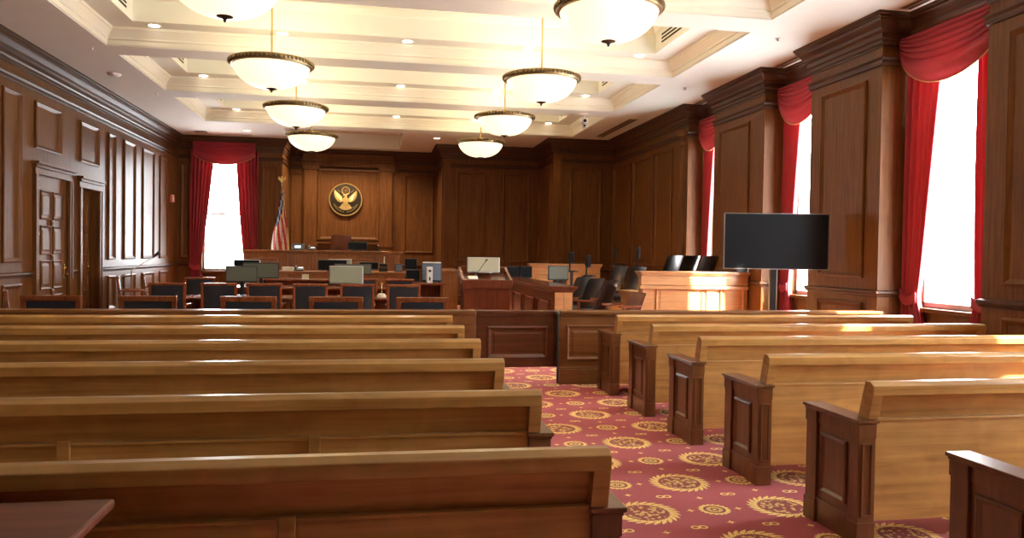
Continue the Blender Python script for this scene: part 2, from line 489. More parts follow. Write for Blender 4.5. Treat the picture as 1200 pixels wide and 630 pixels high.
# left wall
m = MB((XL, 0, 0), (0, 1, 0), Z1, (1, 0, 0))
D1, D2 = (12.95, 14.14), (14.74, 15.58)                 # door openings
slab(m, -3.0, 21.4, 0, ZC, [(D2[0], D2[1], 0, 2.52), (D1[0], D1[1], 0, 2.60)])
panels(m, [(16.13, 16.55), (17.08, 17.84), (18.37, 19.26), (19.75, 20.45)])
panels(m, [(11.83, 12.42), (10.35, 11.25), (8.9, 9.8), (8.05, 8.5), (6.7, 7.6), (5.2, 6.1), (3.7, 4.6), (2.2, 3.1), (.7, 1.6), (-.8, .1), (-2.3, -1.4)])
for a, b in ((12.87, 13.87), (14.69, 15.61)): m.frame(a, b, 2.95, 3.67, 0, RAISED)
wall_left = struct(m.build('wall_left', W_WALL))
# back wall: window bay, bench alcove, stepped right side
m = MB((0, 21.4, 0), (1, 0, 0), Z1, (0, -1, 0))
slab(m, -5.4, -2.5, 0, ZC, [(BACK_WINDOW[0], BACK_WINDOW[1], *WIN_Z)])
m.frame(-5.05, -4.82, 1.21, 3.68, 0, RAISED)
m.frame(-3.02, -2.62, 1.21, 3.68, 0, RAISED); m.frame(-3.02, -2.62, .24, .9, 0, RAISED)
m.box(-2.7, -2.5, 0, ZC, -1.8, -.22)
m.o = Vector((0, 23.2, 0))
slab(m, -2.5, 1.75, 0, ZC, [])
m.frame(.80, 1.66, 1.42, 3.70, 0, RAISED); m.frame(-2.46, -2.10, 1.42, 3.70, 0, RAISED)
for a, b in ((-2.08, -1.72), (.08, .44)):               # flanking pilasters
    m.box(a, b, 0, 3.80, 0, .12); m.frame(a + .05, b - .05, 1.75, 3.68, .12, [(0, 0), (.015, -.012)])
    m.box(a - .03, b + .03, 3.80, 3.84, 0, .15); m.box(a - .05, b + .05, 3.84, 3.90, 0, .17); m.box(a - .03, b + .03, 1.58, 1.70, 0, .15)
m.box(-2.15, .51, 3.90, 4.05, 0, .14); m.box(-2.18, .54, 4.05, 4.10, 0, .18); m.box(-2.12, .48, 4.10, 4.26, 0, .15)
m.frame(-1.70, .06, 1.76, 3.84, 0, [(0, 0), (0, .06), (.05, .07), (.10, .03), (.14, .03), (.14, .012), (.2, .012)])
m.box(-1.72, .08, 1.66, 1.715, 0, .12)
m.o = Vector((1.75, 0, 0)); m.U = Vector((0, 1, 0)); m.W = Vector((-1, 0, 0))
m.box(21.52, 23.2, 0, ZC, -.2, 0)
m.o = Vector((0, 21.3, 0)); m.U = Vector((1, 0, 0)); m.W = Vector((0, -1, 0))
slab(m, 1.75, 4.65, 0, ZC, [])
panels(m, [(2.17, 2.98), (3.46, 4.22)])
m.box(1.80, 1.98, 0, 3.9, 0, .05)
m.o = Vector((4.45, 0, 0)); m.U = Vector((0, 1, 0)); m.W = Vector((-1, 0, 0))
m.box(19.4, 21.3, 0, ZC, -.2, 0); m.frame(19.65, 21.05, 1.21, 3.68, 0, RAISED)
m.o = Vector((0, 19.4, 0)); m.U = Vector((1, 0, 0)); m.W = Vector((0, -1, 0))
slab(m, 4.65, 6.3, 0, ZC, [])
panels(m, [(4.90, 5.73)])
m.box(4.45, 4.66, 0, 3.9, 0, .05)
wall_back = struct(m.build('wall_back', W_WALL))
# right wall: window wall with deep piers
m = MB((XW, 0, 0), (0, 1, 0), Z1, (-1, 0, 0))
slab(m, -3.0, 19.4, 0, ZC, [(a, b, *WIN_Z) for a, b in RIGHT_WINDOWS])
PIERS = [(-3.0, 1.52, [(-2.6, -.8), (-.4, 1.2)]), (2.98, 3.70, [(3.1, 3.58)]), (5.30, 6.85, [(5.58, 6.57)]), (8.50, 10.05, [(8.78, 9.77)]), (11.38, 13.22, [(11.86, 12.98)]), (14.42, 19.4, [(15.20, 16.15), (16.30, 17.68), (17.84, 19.2)])]  # second pier is added out of view, fitted beside the pew-lighting opening
for a, b, ps in PIERS:
    m.o = Vector((XR, 0, 0))
    m.box(a, b, 0, ZC, -.40, 0)
    panels(m, ps)
m.o = Vector((XR, 0, 0))
wall_right = struct(m.build('wall_right', W_WALL))
t = MB(); t.lathe([(.16, 0), (.16, .12), (.125, .16), (.12, 1.0), (.118, 2.6), (.108, 3.62), (.13, 3.64), (.13, 3.69), (.108, 3.72), (.12, 3.82), (.17, 3.86), (.17, 3.95), (.1, 3.96)], 20, (XR + .03, 14.62, 0)); struct(t.build('trim_9', W_WALL, smooth=True))
m = MB((0, -3.0, 0), (1, 0, 0), Z1, (0, 1, 0))
slab(m, -5.4, 6.8, 0, ZC, []); panels(m, [(-4.7 + k * 1.85, -3.3 + k * 1.85) for k in range(6)])
struct(m.build('wall_front', W_WALL))

PERIM = [(XL, -3), (XL, 21.4), (-2.5, 21.4), (-2.5, 23.2), (1.75, 23.2), (1.75, 21.3), (4.45, 21.3), (4.45, 19.4), (XR, 19.4)]
for a, b, _ in reversed(PIERS):
    if b < 19: PERIM += [(XW, b), (XR, b)]
    PERIM += [(XR, a)]
    if a > -2: PERIM += [(XW, a)]
PERIM[-1] = (XR, -3.0)
CROWN = [(0, 4.02), (.012, 4.02), (.012, 4.05), (.03, 4.06), (.03, 4.10), (.05, 4.12), (.05, 4.18), (.085, 4.20), (.095, 4.235), (.135, 4.30), (.145, 4.33), (.17, 4.335), (.17, 4.36), (.19, 4.37), (.19, ZC)]
t = MB(); t.sweep(PERIM, CROWN, closed=True); struct(t.build('trim_1', W_CROWN))
FRIEZE = [(0, 3.80), (.022, 3.805), (.03, 3.83), (.022, 3.85), (.022, 3.865), (.042, 3.89), (.042, 3.905), (0, 3.91)]
def runs(path, prof, name, mat=W_CROWN):
    t = MB()
    for p in path: t.sweep(p, prof)
    return struct(t.build(name, mat))
pier_runs = [[(XW - .03, b), (XR, b), (XR, a), (XW - .03, a)] for a, b, _ in PIERS[1:-1]]
back_runs = [[(-3.1, 21.4), (-2.5, 21.4), (-2.5, 23.2), (-2.2, 23.2)], [(.6, 23.2), (1.75, 23.2), (1.75, 21.3), (4.45, 21.3), (4.45, 19.4), (XR, 19.4), (XR, 14.42), (XW, 14.42)]]
runs([[(XL, -3), (XL, 21.4), (-4.8, 21.4)]] + back_runs + pier_runs, FRIEZE, 'trim_2')
CHAIR = [(0, .985), (.016, .99), (.022, 1.01), (.038, 1.03), (.038, 1.055), (.022, 1.065), (0, 1.07)]
runs([[(XL, -3), (XL, 12.80)], [(XL, 14.28), (XL, 14.54)], [(XL, 15.86), (XL, 21.4), (-4.8, 21.4)]] + back_runs + pier_runs, CHAIR, 'trim_3')
BASE = [(.022, 0), (.022, .15), (.012, .175), (0, .18)]
runs([[(XL, -3), (XL, 12.80)], [(XL, 14.28), (XL, 14.54)], [(XL, 15.86), (XL, 21.4), (-2.5, 21.4), (-2.5, 23.2), (1.75, 23.2)]], BASE, 'baseboard_left')
runs([[(1.75, 23.2), (1.75, 21.3), (4.45, 21.3), (4.45, 19.4), (XR, 19.4), (XR, 14.42), (XW, 14.42)]] + pier_runs, BASE, 'baseboard_right')

# doors in the left wall
def door(n, op, recess, top, label):
    a, b = op
    t = MB((XL, 0, 0), (0, 1, 0), Z1, (1, 0, 0))
    cw = .125
    for (p, q) in ((a - cw, a), (b, b + cw)):
        t.box(p, q, 0, top, -.02, .035); t.box(p + .02, q - .02, 0, top, .035, .05)
        t.box(p - .012 if p < a else q - .02, p + .02 if p < a else q + .012, 0, top, -.01, .06)
    t.box(a - cw, b + cw, top, top + .10, -.02, .04)
    t.box(a - cw - .02, b + cw + .02, top + .10, top + .15, -.02, .07)
    t.box(a - cw - .05, b + cw + .05, top + .15, top + .19, -.02, .11)
    if recess:
        for (p, q) in ((a - .02, a), (b, b + .02)): t.box(p, q, 0, top, -recess - .05, 0)
        t.box(a, b, top - .0, top + .02, -recess - .05, 0)
    fr = struct(t.build('door_%d' % n, W_WALL, bevel=.004))
    d = MB((XL - recess, 0, 0), (0, 1, 0), Z1, (1, 0, 0))
    d.box(a, b, 0.01, top, -.05, -.008)
    w = (b - a)
    x0, x1 = a + .13 * w, b - .13 * w; xm = (x0 + x1) / 2
    for k in range(4):
        z0 = .22 + k * (top - .36) / 4; z1 = z0 + (top - .36) / 4 - .09
        for (p, q) in ((x0, xm - .03), (xm + .03, x1)): d.frame(p, q, z0, z1, -.008, RAISED_S)
        if k:
            d.frame(xm - .05, xm + .05, z0 - .095, z0 + .005, -.008, [(0, 0), (0, .02), (.05, .034)])
    leaf = d.build('door_leaf', W_WALL, fr)
    h = MB((XL - recess, 0, 0), (0, 1, 0), Z1, (1, 0, 0))
    yk = b - .09
    h.box(yk - .03, yk + .03, .92, 1.16, -.008, .004)
    h.tube([(yk, 1.0, 0), (yk, 1.0, .05), (yk - .1, 1.0, .055)], .011)
    h.ball((yk, 1.1, .01), .02)
    tag(h.build('door_handle', BRASS_L, fr, smooth=True), 'brass lever handle')
    g = MB((XL - recess, 0, 0), (0, 1, 0), Z1, (1, 0, 0))
    for z in (.9, 1.62, 2.35): g.box(a + .002, a + .034, z, z + .14, -.01, .03)
    tag(g.build('hinge', BRASS_L, fr), 'brass hinges')
door(1, D1, 0.0, 2.56, '')
door(2, D2, 0.13, 2.50, '')

# windows with sashes and glass
def window(n, o, U, W, a, b):
    t = MB(o, U, Z1, W)
    z0, z1 = WIN_Z
    fw_ = .05
    for (p, q, r, s_) in ((a, a + fw_, z0, z1), (b - fw_, b, z0, z1), (a, b, z0, z0 + .06), (a, b, z1 - .05, z1)) + (((a, b, 2.36, 2.405),) if n == 6 else ()):
        t.box(p, q, r, s_, -.19, -.13)
    fr = struct(t.build('window_%d' % n, SILL, bevel=.003))
    g = MB(o, U, Z1, W); g.box(a + .02, b - .02, z0 + .02, z1 - .02, -.165, -.160)
    tag(g.build('pane', GLASS, fr))
    s_ = MB(o, U, Z1, W); s_.box(a - .08, b + .08, z0 - .05, z0, -.13, .06); s_.build('window_sill', W_WALL, fr, bevel=.006)
for n, (a, b) in enumerate(RIGHT_WINDOWS):
    window(n + 1, (XW, 0, 0), (0, 1, 0), (-1, 0, 0), a, b)
window(6, (0, 21.4, 0), (1, 0, 0), (0, -1, 0), *BACK_WINDOW)

# ------------------------------------------------------------------ curtains
def curtain(o, U, W, a, b, zb, zt, tie, outer, name_label, group, folds=5, nar=.45):
    """one gathered panel between a (outer edge) and b (window side), pulled towards a at the tie height"""
    root = thing('curtain', name_label, 'curtain', o, 0, group)
    t = MB((0, 0, 0), U, Z1, W)
    def fn(u, v):
        z = zt + (zb - zt) * v
        if z > tie:
            k = (z - tie) / (zt - tie); wd = nar + (1 - nar) * k ** 0.75
        else:
            wd = nar + .22 * min(1, (tie - z) / .35)
        x = a + (b - a) * wd * u
        amp = .035 + .012 * sin(7 * u + 3 * v)
        return (x, z, .055 + amp * sin(2 * pi * folds * u + 1.1 * sin(2 * v)))
    t.sheet(fn, folds * 12, 44)
    t.build('drape', DRAPE, root, smooth=True, solid=.006)
    s = MB((0, 0, 0), U, Z1, W)
    sg = 1 if b > a else -1
    wv = abs(b - a) * nar
    s.sheet(lambda u, v: (a - sg * .02 + sg * (wv + .04) * u, tie + .06 - .12 * v - .07 * sin(pi * u) * (1 if True else 0) + .05 * (1 - u), .11 + .02 * sin(pi * u)), 16, 4)
    tag(s.build('tieback', DRAPE, root, smooth=True, solid=.012))
    return root
def swag(o, U, W, a, b, zt, drop_c, drop_e, label, group):
    root = thing('window_swag', label, 'curtain swag', o, 0, group)
    t = MB((0, 0, 0), U, Z1, W)
    def fn(u, v):
        x = a + (b - a) * u
        cat = 1 - (2 * u - 1) ** 2
        dropz = (drop_e + (drop_c - drop_e) * cat ** .7)
        q = min(1.0, v / .62)                            # gathered pleats above, one smooth billow below
        ridge = abs(sin(pi * 5 * q ** .9)) * (.55 + .45 * (1 - cat)) if v < .62 else 0
        belly = sin(pi * (v - .62) / .38) if v > .62 else 0
        z = zt - dropz * (.58 * q if v < .62 else .58 + .42 * (v - .62) / .38) - .02 * cat * ridge
        return (x, z, .17 + .05 * cat * q + .035 * ridge + .075 * belly * (.35 + .65 * cat))
    t.sheet(fn, 48, 84)
    t.build('swag', DRAPE, root, smooth=True, solid=.006)
    e = MB((0, 0, 0), U, Z1, W)
    e.tube([Vector(fn(k / 40, 1.0)) + Vector((0, -.004, .004)) for k in range(41)], .0075, 6)
    tag(e.build('braid', TRIM_CORD, root, smooth=True), 'gold braid edging')
    return root
WHERE = {0: 'at the near bright window behind the large screen', 1: 'at the middle window above the large screen', 2: 'at the far window over the jury seats', 3: 'beside the rearmost pews', 4: 'at the back of the gallery'}
for n, (a, b) in enumerate(RIGHT_WINDOWS):
    ya, yb = (PIERS[2][1], PIERS[3][0]) if n == 0 else (PIERS[3][1], PIERS[4][0]) if n == 1 else (PIERS[4][1], PIERS[5][0]) if n == 2 else (PIERS[1][1], PIERS[2][0]) if n == 3 else (0, 1)
    o = (XW, 0, 0)
    half = (yb - ya)
    if n < 4:
        nm = ['nearest window, beyond the big screen', 'middle window above the big screen', 'farthest right-hand window by the jury seats', 'window nearest the back pews'][n]
        curtain(o, (0, 1, 0), (-1, 0, 0), yb - .03, yb - .03 - half * .34, .05, 4.0, 1.0, 1, 'red drape tied back on far side of ' + nm, 'red window drapes', 5)
        curtain(o, (0, 1, 0), (-1, 0, 0), ya + .03, ya + .03 + half * (.10 if n == 1 else .30), .05, 4.0, 1.0, 1, 'red drape on near side of ' + nm, 'red window drapes', 4, .86)
        swag(o, (0, 1, 0), (-1, 0, 0), ya + .02, yb - .02, 4.12, .66, .24, 'draped red swag with gold edge over ' + nm, 'red window swags')
o = (0, 21.4, 0)
curtain(o, (1, 0, 0), (0, -1, 0), -4.80, -4.20, .55, 4.05, 1.0, 1, 'dark red drape on left of the window behind the desks', 'red window drapes', 6, .38)
curtain(o, (1, 0, 0), (0, -1, 0), -3.10, -3.68, .55, 4.05, 1.0, 1, 'dark red drape between far window and flag', 'red window drapes', 6, .55)
swag(o, (1, 0, 0), (0, -1, 0), -4.72, -3.16, 4.24, .58, .30, 'dark red swag over the window near the flag', 'red window swags')

# ------------------------------------------------------------------ pendants, downlights, vents
def pendant():
    root = thing('pendant_light', '', 'pendant light', (0, 0, 0), 0, 'glass bowl pendants')
    zr = 3.94
    t = MB(); t.lathe([(.075, ZT - .03), (.075, ZT), (.02, ZT)], 20); t.lathe([(.014, zr + .02), (.014, ZT - .02)], 10); t.lathe([(.01, zr + .04), (.06, zr + .06), (.06, zr + .10), (.01, zr + .14)], 14)
    tag(t.build('rod', BRASS_L, root, smooth=True), 'brass rod with ceiling canopy')
    R0 = .50
    b = MB()
    prof = []
    for k in range(15):
        a = k / 14
        prof.append((R0 * sin(a * pi / 2) ** .86 if a > 0 else .02, zr - .315 * cos(a * pi / 2) ** 1.15))
    b.lathe(prof, 40, cap=False)
    bowl = b.build('bowl', BOWL, root, smooth=True, solid=.012)
    tag(bowl, 'glowing white glass bowl')
    r = MB()
    r.lathe([(.50, zr - .035), (.53, zr - .03), (.545, zr), (.545, zr + .035), (.525, zr + .05), (.50, zr + .045), (.49, zr), (.50, zr - .035)], 48, cap=False)
    for k in range(60):
        a = 2 * pi * k / 60
        r.ball((.548 * cos(a), .548 * sin(a), zr + .016), .019, 6, 4, 1.5)
    tag(r.build('rim', BRASS, root, smooth=True), 'beaded brass rim')
    for k in range(3):
        a = 2 * pi * k / 3 + .5
        s = MB(); s.tube([(.5 * cos(a), .5 * sin(a), zr + .03), (.03 * cos(a), .03 * sin(a), zr + .10)], .008, 6); s.build('support_arm', BRASS, root, smooth=True)
    q = MB(); q.lathe([(.004, zr - .375), (.014, zr - .36), (.018, zr - .345), (.03, zr - .335), (.075, zr - .322), (.08, zr - .312), (.06, zr - .304)], 20)
    tag(q.build('finial', BRONZE, root, smooth=True), 'dark bronze finial')
    ld = bpy.data.lights.new('pendant_bulb', 'POINT'); ld.energy = BOWL_LAMP; ld.color = (1.0, .80, .50); ld.shadow_soft_size = .12
    lo = bpy.data.objects.new('pendant_bulb', ld); COL.objects.link(lo); lo.parent = root; lo.location = (0, 0, zr - .05)
    return root
PY = [7.62, 10.87, 14.10, 17.45]
ordn = ['nearest', 'second nearest', 'third nearest', 'farthest']
p0 = None
for side, x in (('left', -1.42), ('right', 2.30)):
    for k, y in enumerate(PY):
        lab = 'brass-rimmed glass bowl pendant, %s of the %s-hand row' % (ordn[k], side)
        if p0 is None:
            p0 = pendant(); p0.location = (x, y, 0); p0['label'] = lab
        else: dup(p0, (x, y, 0), None, lab)

def downlight(label, loc, power=CAN_LAMP):
    root = thing('ceiling_light', label, 'downlight', loc, 0, 'recessed ceiling downlights')
    t = MB(); t.lathe([(.075, 0), (.10, -.006), (.105, -.003), (.105, 0)], 24, cap=False); t.build('trim_ring', WHITE_P, root, smooth=True)
    l = MB(); l.lathe([(.076, -.002), (.04, -.005), (.002, -.006)], 24, cap=False); tag(l.build('lens', LENS, root, smooth=True), 'glowing lens')
    ld = bpy.data.lights.new('downlight_lamp', 'SPOT'); ld.energy = power; ld.color = (1.0, .80, .55); ld.spot_size = radians(125 if power > CAN_LAMP else 98); ld.spot_blend = .6; ld.shadow_soft_size = .07
    lo = bpy.data.objects.new('downlight_lamp', ld); COL.objects.link(lo); lo.parent = root; lo.location = (0, 0, -.02)
    return root
d0 = None
rows = {8.70: 'nearest coffer', 11.96: 'second coffer', 15.19: 'third coffer', 18.62: 'farthest large coffer'}
cols = [(-3.20, 'by its left end'), (-1.41, 'left of its middle'), (.43, 'in its middle'), (2.31, 'right of its middle'), (4.13, 'by its right end')]
spots = [((x, y, ZR), 'round lit downlight on far edge of %s, %s' % (rn, cn)) for y, rn in rows.items() for x, cn in cols]
spots += [((-3.21, 20.1, ZC), 'round lit downlight in flat ceiling in front of the curtained far window'),
          ((1.51, 20.1, ZC), 'round lit downlight in flat ceiling right of the bench'),
          ((-.88, 21.7, ZC + .4), 'round lit downlight in small recess over the seal'),
          ((.08, 21.7, ZC + .4), 'round lit downlight in small recess, right of the seal'),
          ((-1.84, 21.7, ZC + .4), 'round lit downlight in small recess, left of the seal')]
for loc, lab in spots:
    if d0 is None: d0 = downlight(lab, loc)
    elif loc[1] > 21: downlight(lab, loc, CAN_LAMP * 6.5)
    else: dup(d0, loc, None, lab)

def slot_vent(label, o, U, W, L_, h, n, group):
    root = thing('ceiling_vent', label, 'air vent', o, 0, group)
    t = MB((0, 0, 0), U, Z1 if abs(W[2]) < .5 else (1, 0, 0), W)
    t.box(-L_ / 2, L_ / 2, -h / 2, h / 2, 0, .004); t.build('vent_plate', PAINT_W if abs(W[2]) < .5 else VENT_T, root)
    for k in range(n):
        s = MB((0, 0, 0), U, Z1 if abs(W[2]) < .5 else (1, 0, 0), W)
        v = -h / 2 + (k + .5) * h / n
        s.box(-L_ / 2 + .02, L_ / 2 - .02, v - h / n * (.26 if n > 2 else .12), v + h / n * (.26 if n > 2 else .12), .002, .008); s.build('slot', BLACK_SLOT, root)
    return root
cn = ['', '', 'nearest coffer', 'second coffer', 'third coffer', 'farthest large coffer']
for k in (2, 3, 4, 5):
    a, b = COFFERS[k]
    slot_vent('dark slotted vent on left side of %s' % cn[k], (CX0 + .484, b - .45 - .75, ZR + .16), (0, 1, 0), (1, 0, 0), .95, .17, 3, 'coffer air vents')
    slot_vent('dark slotted vent on right side of %s' % cn[k], (CX1 - .484, b - .45 - .75, ZR + .16), (0, 1, 0), (-1, 0, 0), .95, .17, 3, 'coffer air vents')
slot_vent('long narrow bronze vent in ceiling over far jury seats', (5.46, 17.4, ZC - .001), (0, 1, 0), (0, 0, -1), 2.6, .2, 2, 'linear ceiling vents')
slot_vent('narrow bronze vent above swag of nearest window', (6.10, 7.68, ZC - .001), (0, 1, 0), (0, 0, -1), 1.1, .16, 2, 'linear ceiling vents')
slot_vent('narrow bronze vent above swag of middle window', (6.10, 10.70, ZC - .001), (0, 1, 0), (0, 0, -1), .9, .16, 2, 'linear ceiling vents')
slot_vent('narrow bronze vent above swag of farthest right-hand window', (6.10, 13.82, ZC - .001), (0, 1, 0), (0, 0, -1), .8, .16, 2, 'linear ceiling vents')
slot_vent('square ceiling vent beside crown moulding over the window swag near the flag', (-4.38, 20.55, ZC - .001), (0, 1, 0), (0, 0, -1), .32, .3, 4, 'linear ceiling vents')

# small ceiling fittings
def detector(label, loc, r):
    t = MB(); t.lathe([(r, 0), (r, -.015), (r * .8, -.035), (r * .35, -.045), (r * .1, -.047)], 20)
    o = t.build('smoke_detector', WHITE_P, smooth=True); o.location = loc
    return tag(o, label, 'smoke detector')
detector('white smoke detector with side bracket on ceiling near left wall', (-4.42, 14.15, ZC), .11)
def sprinkler(label, loc):
    root = thing('sprinkler', label, 'sprinkler', loc, 0, 'ceiling sprinklers')
    t = MB(); t.lathe([(.04, 0), (.04, -.006), (.012, -.01), (.012, -.035)], 12); t.build('body', WHITE_P, root, smooth=True)
    t = MB(); t.lathe([(.028, -.04), (.028, -.045)], 12); t.build('deflector', WHITE_P, root)
    return root
s0 = sprinkler('small sprinkler head on ceiling, nearer of two on left margin', (-4.16, 12.36, ZC))
dup(s0, (-4.16, 15.72, ZC), None, 'small sprinkler head on ceiling, farther of two on left margin')
dup(s0, (5.3, 9.7, ZC), None, 'small sprinkler head on right ceiling margin beside nearer pier crown')
dup(s0, (5.3, 12.9, ZC), None, 'small sprinkler head on right ceiling margin beside farther pier crown')
root = thing('security_camera', 'white camera unit hanging from ceiling beam right of the pendants', 'security camera', (4.25, 15.75, ZC))
t = MB(); t.lathe([(.09, 0), (.09, -.02), (.03, -.03), (.03, -.10)], 16); t.build('mount', WHITE_P, root, smooth=True)
t = MB(); t.box(-.07, .07, -.09, .07, -.22, -.10); t.box(-.05, .05, -.06, .06, -.30, -.22); t.build('housing', WHITE_P, root, bevel=.02)
t = MB(); t.lathe([(.035, 0), (.035, .02), (.02, .03)], 14, (0, 0, 0)); q = t.build('lens', PLAST, root, smooth=True); q.rotation_euler = (radians(90), 0, 0); q.location = (0, -.085, -.16)
t = MB(); t.lathe([(.025, 0), (.025, .02), (.012, .03)], 14, (0, 0, 0)); q = t.build('lens', PLAST, root, smooth=True); q.rotation_euler = (radians(90), 0, 0); q.location = (0, -.06, -.26)
root = thing('fire_alarm', 'small red and white alarm box on left wall near far curtain', 'fire alarm', (XL, 20.75, 2.62))
t = MB(); t.box(0, .05, 0, .24, 0, .20); t.build('body', ALARM, root, bevel=.01)
t = MB(); t.box(.05, .058, .03, .21, .02, .05); t.box(.05, .058, .03, .21, .15, .18); t.box(.05, .056, .06, .18, .07, .13); t.build('label_strip', ALARM_W, root)

# ------------------------------------------------------------------ pews
def pew(L_, aisle_sign, stiles):
    """origin on the floor below the top edge of the back; seat on +y; aisle end at x = aisle_sign*L/2"""
    root = thing('pew', '', 'pew', (0, 0, 0), 0, 'wooden gallery pews')
    h = L_ / 2
    t = MB(); t.prism([(.002, .768), (0, .818), (.028, .836), (.066, .836), (.088, .768)], -h, h, 0); t.build('top_rail', W_CAP, root, bevel=.004)
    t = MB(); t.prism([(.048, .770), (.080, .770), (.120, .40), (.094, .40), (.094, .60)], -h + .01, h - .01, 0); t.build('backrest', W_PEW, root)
    for sx in (-1, 1):
        t = MB()
        a, b = sorted((sx * h, sx * (h - .058)))
        t.prism([(.004, .770), (.088, .770), (.120, .645), (.034, .645)], a, b, 0)
        t.build('end_stile', W_PEW, root, bevel=.003)
    t = MB(); t.box(-h + .01, h - .01, .062, .082, .12, .640); t.box(-h + .01, h - .01, .050, .082, .632, .645)
    t.build('lower_panel', W_PEW, root, bevel=.003)
    for x in stiles:
        t = MB(); t.box(x - .025, x + .025, .046, .064, .12, .652); t.build('stile', W_PEW, root, bevel=.003)
    t = MB(); t.prism([(.10, .40), (.50, .43), (.53, .42), (.53, .395), (.10, .365)], -h + .02, h - .02, 0); t.build('seat', W_PEW, root, bevel=.006)
    t = MB(); t.box(-h + .02, h - .02, .40, .425, .26, .395); t.build('apron', W_PEW, root)
    for sx in (-1, 1):
        e = MB()
        def bx(x0, x1, *r): a, b = sorted((x0 * sx + sx * h, x1 * sx + sx * h)); e.box(a, b, *r)
        bx(-.045, .030, .10, .42, .02, .622)               # core
        bx(-.05, .045, .042, .122, 0, .625)                # near post
        bx(-.05, .045, .42, .52, 0, .625)                  # far post
        bx(-.05, .052, .036, .128, 0, .12); bx(-.05, .052, .414, .526, 0, .12); bx(-.045, .040, .12, .42, 0, .14)
        bx(-.052, .050, .038, .126, .545, .625); bx(-.052, .050, .416, .524, .545, .625); bx(-.045, .038, .12, .42, .545, .622)
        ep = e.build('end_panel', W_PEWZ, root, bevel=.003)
        r = MB((sx * (h + .030), 0, 0), (0, 1, 0), Z1, (sx, 0, 0))
        r.frame(.155, .385, .18, .505, 0, [(0, 0), (0, .012), (.012, .016), (.026, .004), (.034, .002), (.05, .002)])
        r.build('raised_panel', W_PEWZ, ep)
        n_ = MB((sx * (h - .0025), 0.042, 0), (1, 0, 0), Z1, (0, -1, 0))
        n_.frame(-.030, .030, .15, .52, 0, [(0, 0), (0, .006), (.008, .006), (.012, 0.001)])
        n_.build('post_panel', W_PEWZ, ep)
        k = MB()
        a, b = sorted((sx * (h - .06), sx * (h + .062)))
        k.box(a, b, .026, .535, .625, .642); k.box(a + .008, b - .008, .034, .528, .612, .625)
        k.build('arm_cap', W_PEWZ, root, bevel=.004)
    return root
LX0, LX1 = -4.40, .74
RX0, RX1 = 2.44, 5.83
LL, RL = LX1 - LX0, RX1 - RX0
pl = pew(LL, 1, [LL / 2 - .995 - k for k in range(4)])
pr = pew(RL, -1, [])
rown = ['nearest the camera', 'second from the camera', 'third from the camera', 'fourth from the camera', 'fifth from the camera', 'farthest, just behind the bar rail']
for k in range(6):
    y = 2.33 + 1.035 * k
    lab = 'dark wooden pew in shade left of the aisle, ' + rown[k]
    if k == 0: pl.location = ((LX0 + LX1) / 2, y, 0); pl['label'] = lab
    else: dup(pl, ((LX0 + LX1) / 2, y, 0), None, lab)
    lab = 'sunlit golden-backed pew right of the aisle, ' + rown[k]
    if k == 0:
        lab = 'pew at bottom right corner, only its dark aisle arm showing'
        pr.location = ((RX0 + RX1) / 2, y + .02, 0); pr['label'] = lab
    else: dup(pr, ((RX0 + RX1) / 2, 3.455 + 1.035 * (k - 1), 0), None, lab)

# ------------------------------------------------------------------ bar rail and gate
RY = 8.36
def rail_section(name, label, x0, x1, pans):
    root = thing(name, label, 'railing', ((x0 + x1) / 2, RY, 0))
    c0 = (x0 + x1) / 2
    t = MB(); t.box(x0 - c0, x1 - c0, .02, .12, 0, .76); t.build('body', W_RAIL, root, bevel=.003)
    t = MB(); t.box(x0 - c0, x1 - c0, -.03, .17, .785, .822); t.box(x0 - c0, x1 - c0, -.005, .15, .757, .785)
    t.build('cap_rail', W_RAIL, root, bevel=.008)
    t = MB(); t.box(x0 - c0, x1 - c0, -.015, .14, 0, .17); t.box(x0 - c0, x1 - c0, 0, .13, .17, .19); t.build('base', W_RAIL, root, bevel=.004)
    for a, b in pans:
        q = MB((-c0, .02, 0), (1, 0, 0), Z1, (0, -1, 0)); q.frame(a, b, .27, .66, 0, RAISED_S); q.build('raised_panel', W_RAIL, root)
    return root
rail_section('bar_rail', 'long wooden bar rail across the gallery left of the gate', XL + .03, 1.08, [(-4.95 + .98 * k, -4.15 + .98 * k) for k in range(6)])
rail_section('bar_rail', 'wooden bar rail with raised panels right of the gate', 2.02, XR - .03, [(2.10 + .98 * k, 2.90 + .98 * k) for k in range(4)])
root = thing('rail_gate', 'dark wooden swing gate with one raised panel at end of the aisle', 'gate', (1.09, RY + .015, 0))
t = MB(); t.box(0, .92, .03, .08, .19, .77); t.build('gate_leaf', W_GATE, root, bevel=.003)
t = MB(); t.box(-.005, .925, 0, .12, .785, .822); t.box(0, .92, .015, .105, .755, .785); t.build('cap_rail', W_GATE, root, bevel=.008)
q = MB((0, .03, 0), (1, 0, 0), Z1, (0, -1, 0)); q.frame(.115, .80, .285, .65, 0, [(0, 0), (0, .018), (.018, .026), (.04, .012), (.05, .003), (.07, .003), (.09, .008)]); q.build('raised_panel', W_GATE, root)
t = MB(); t.tube([(.90, -.02, .20), (.90, -.02, .775)], .022, 12); t.build('hinge_post', BRONZE, root, smooth=True)
t = MB(); t.ball((.895, -.035, .79), .032); t.build('latch', BRONZE, root, smooth=True)

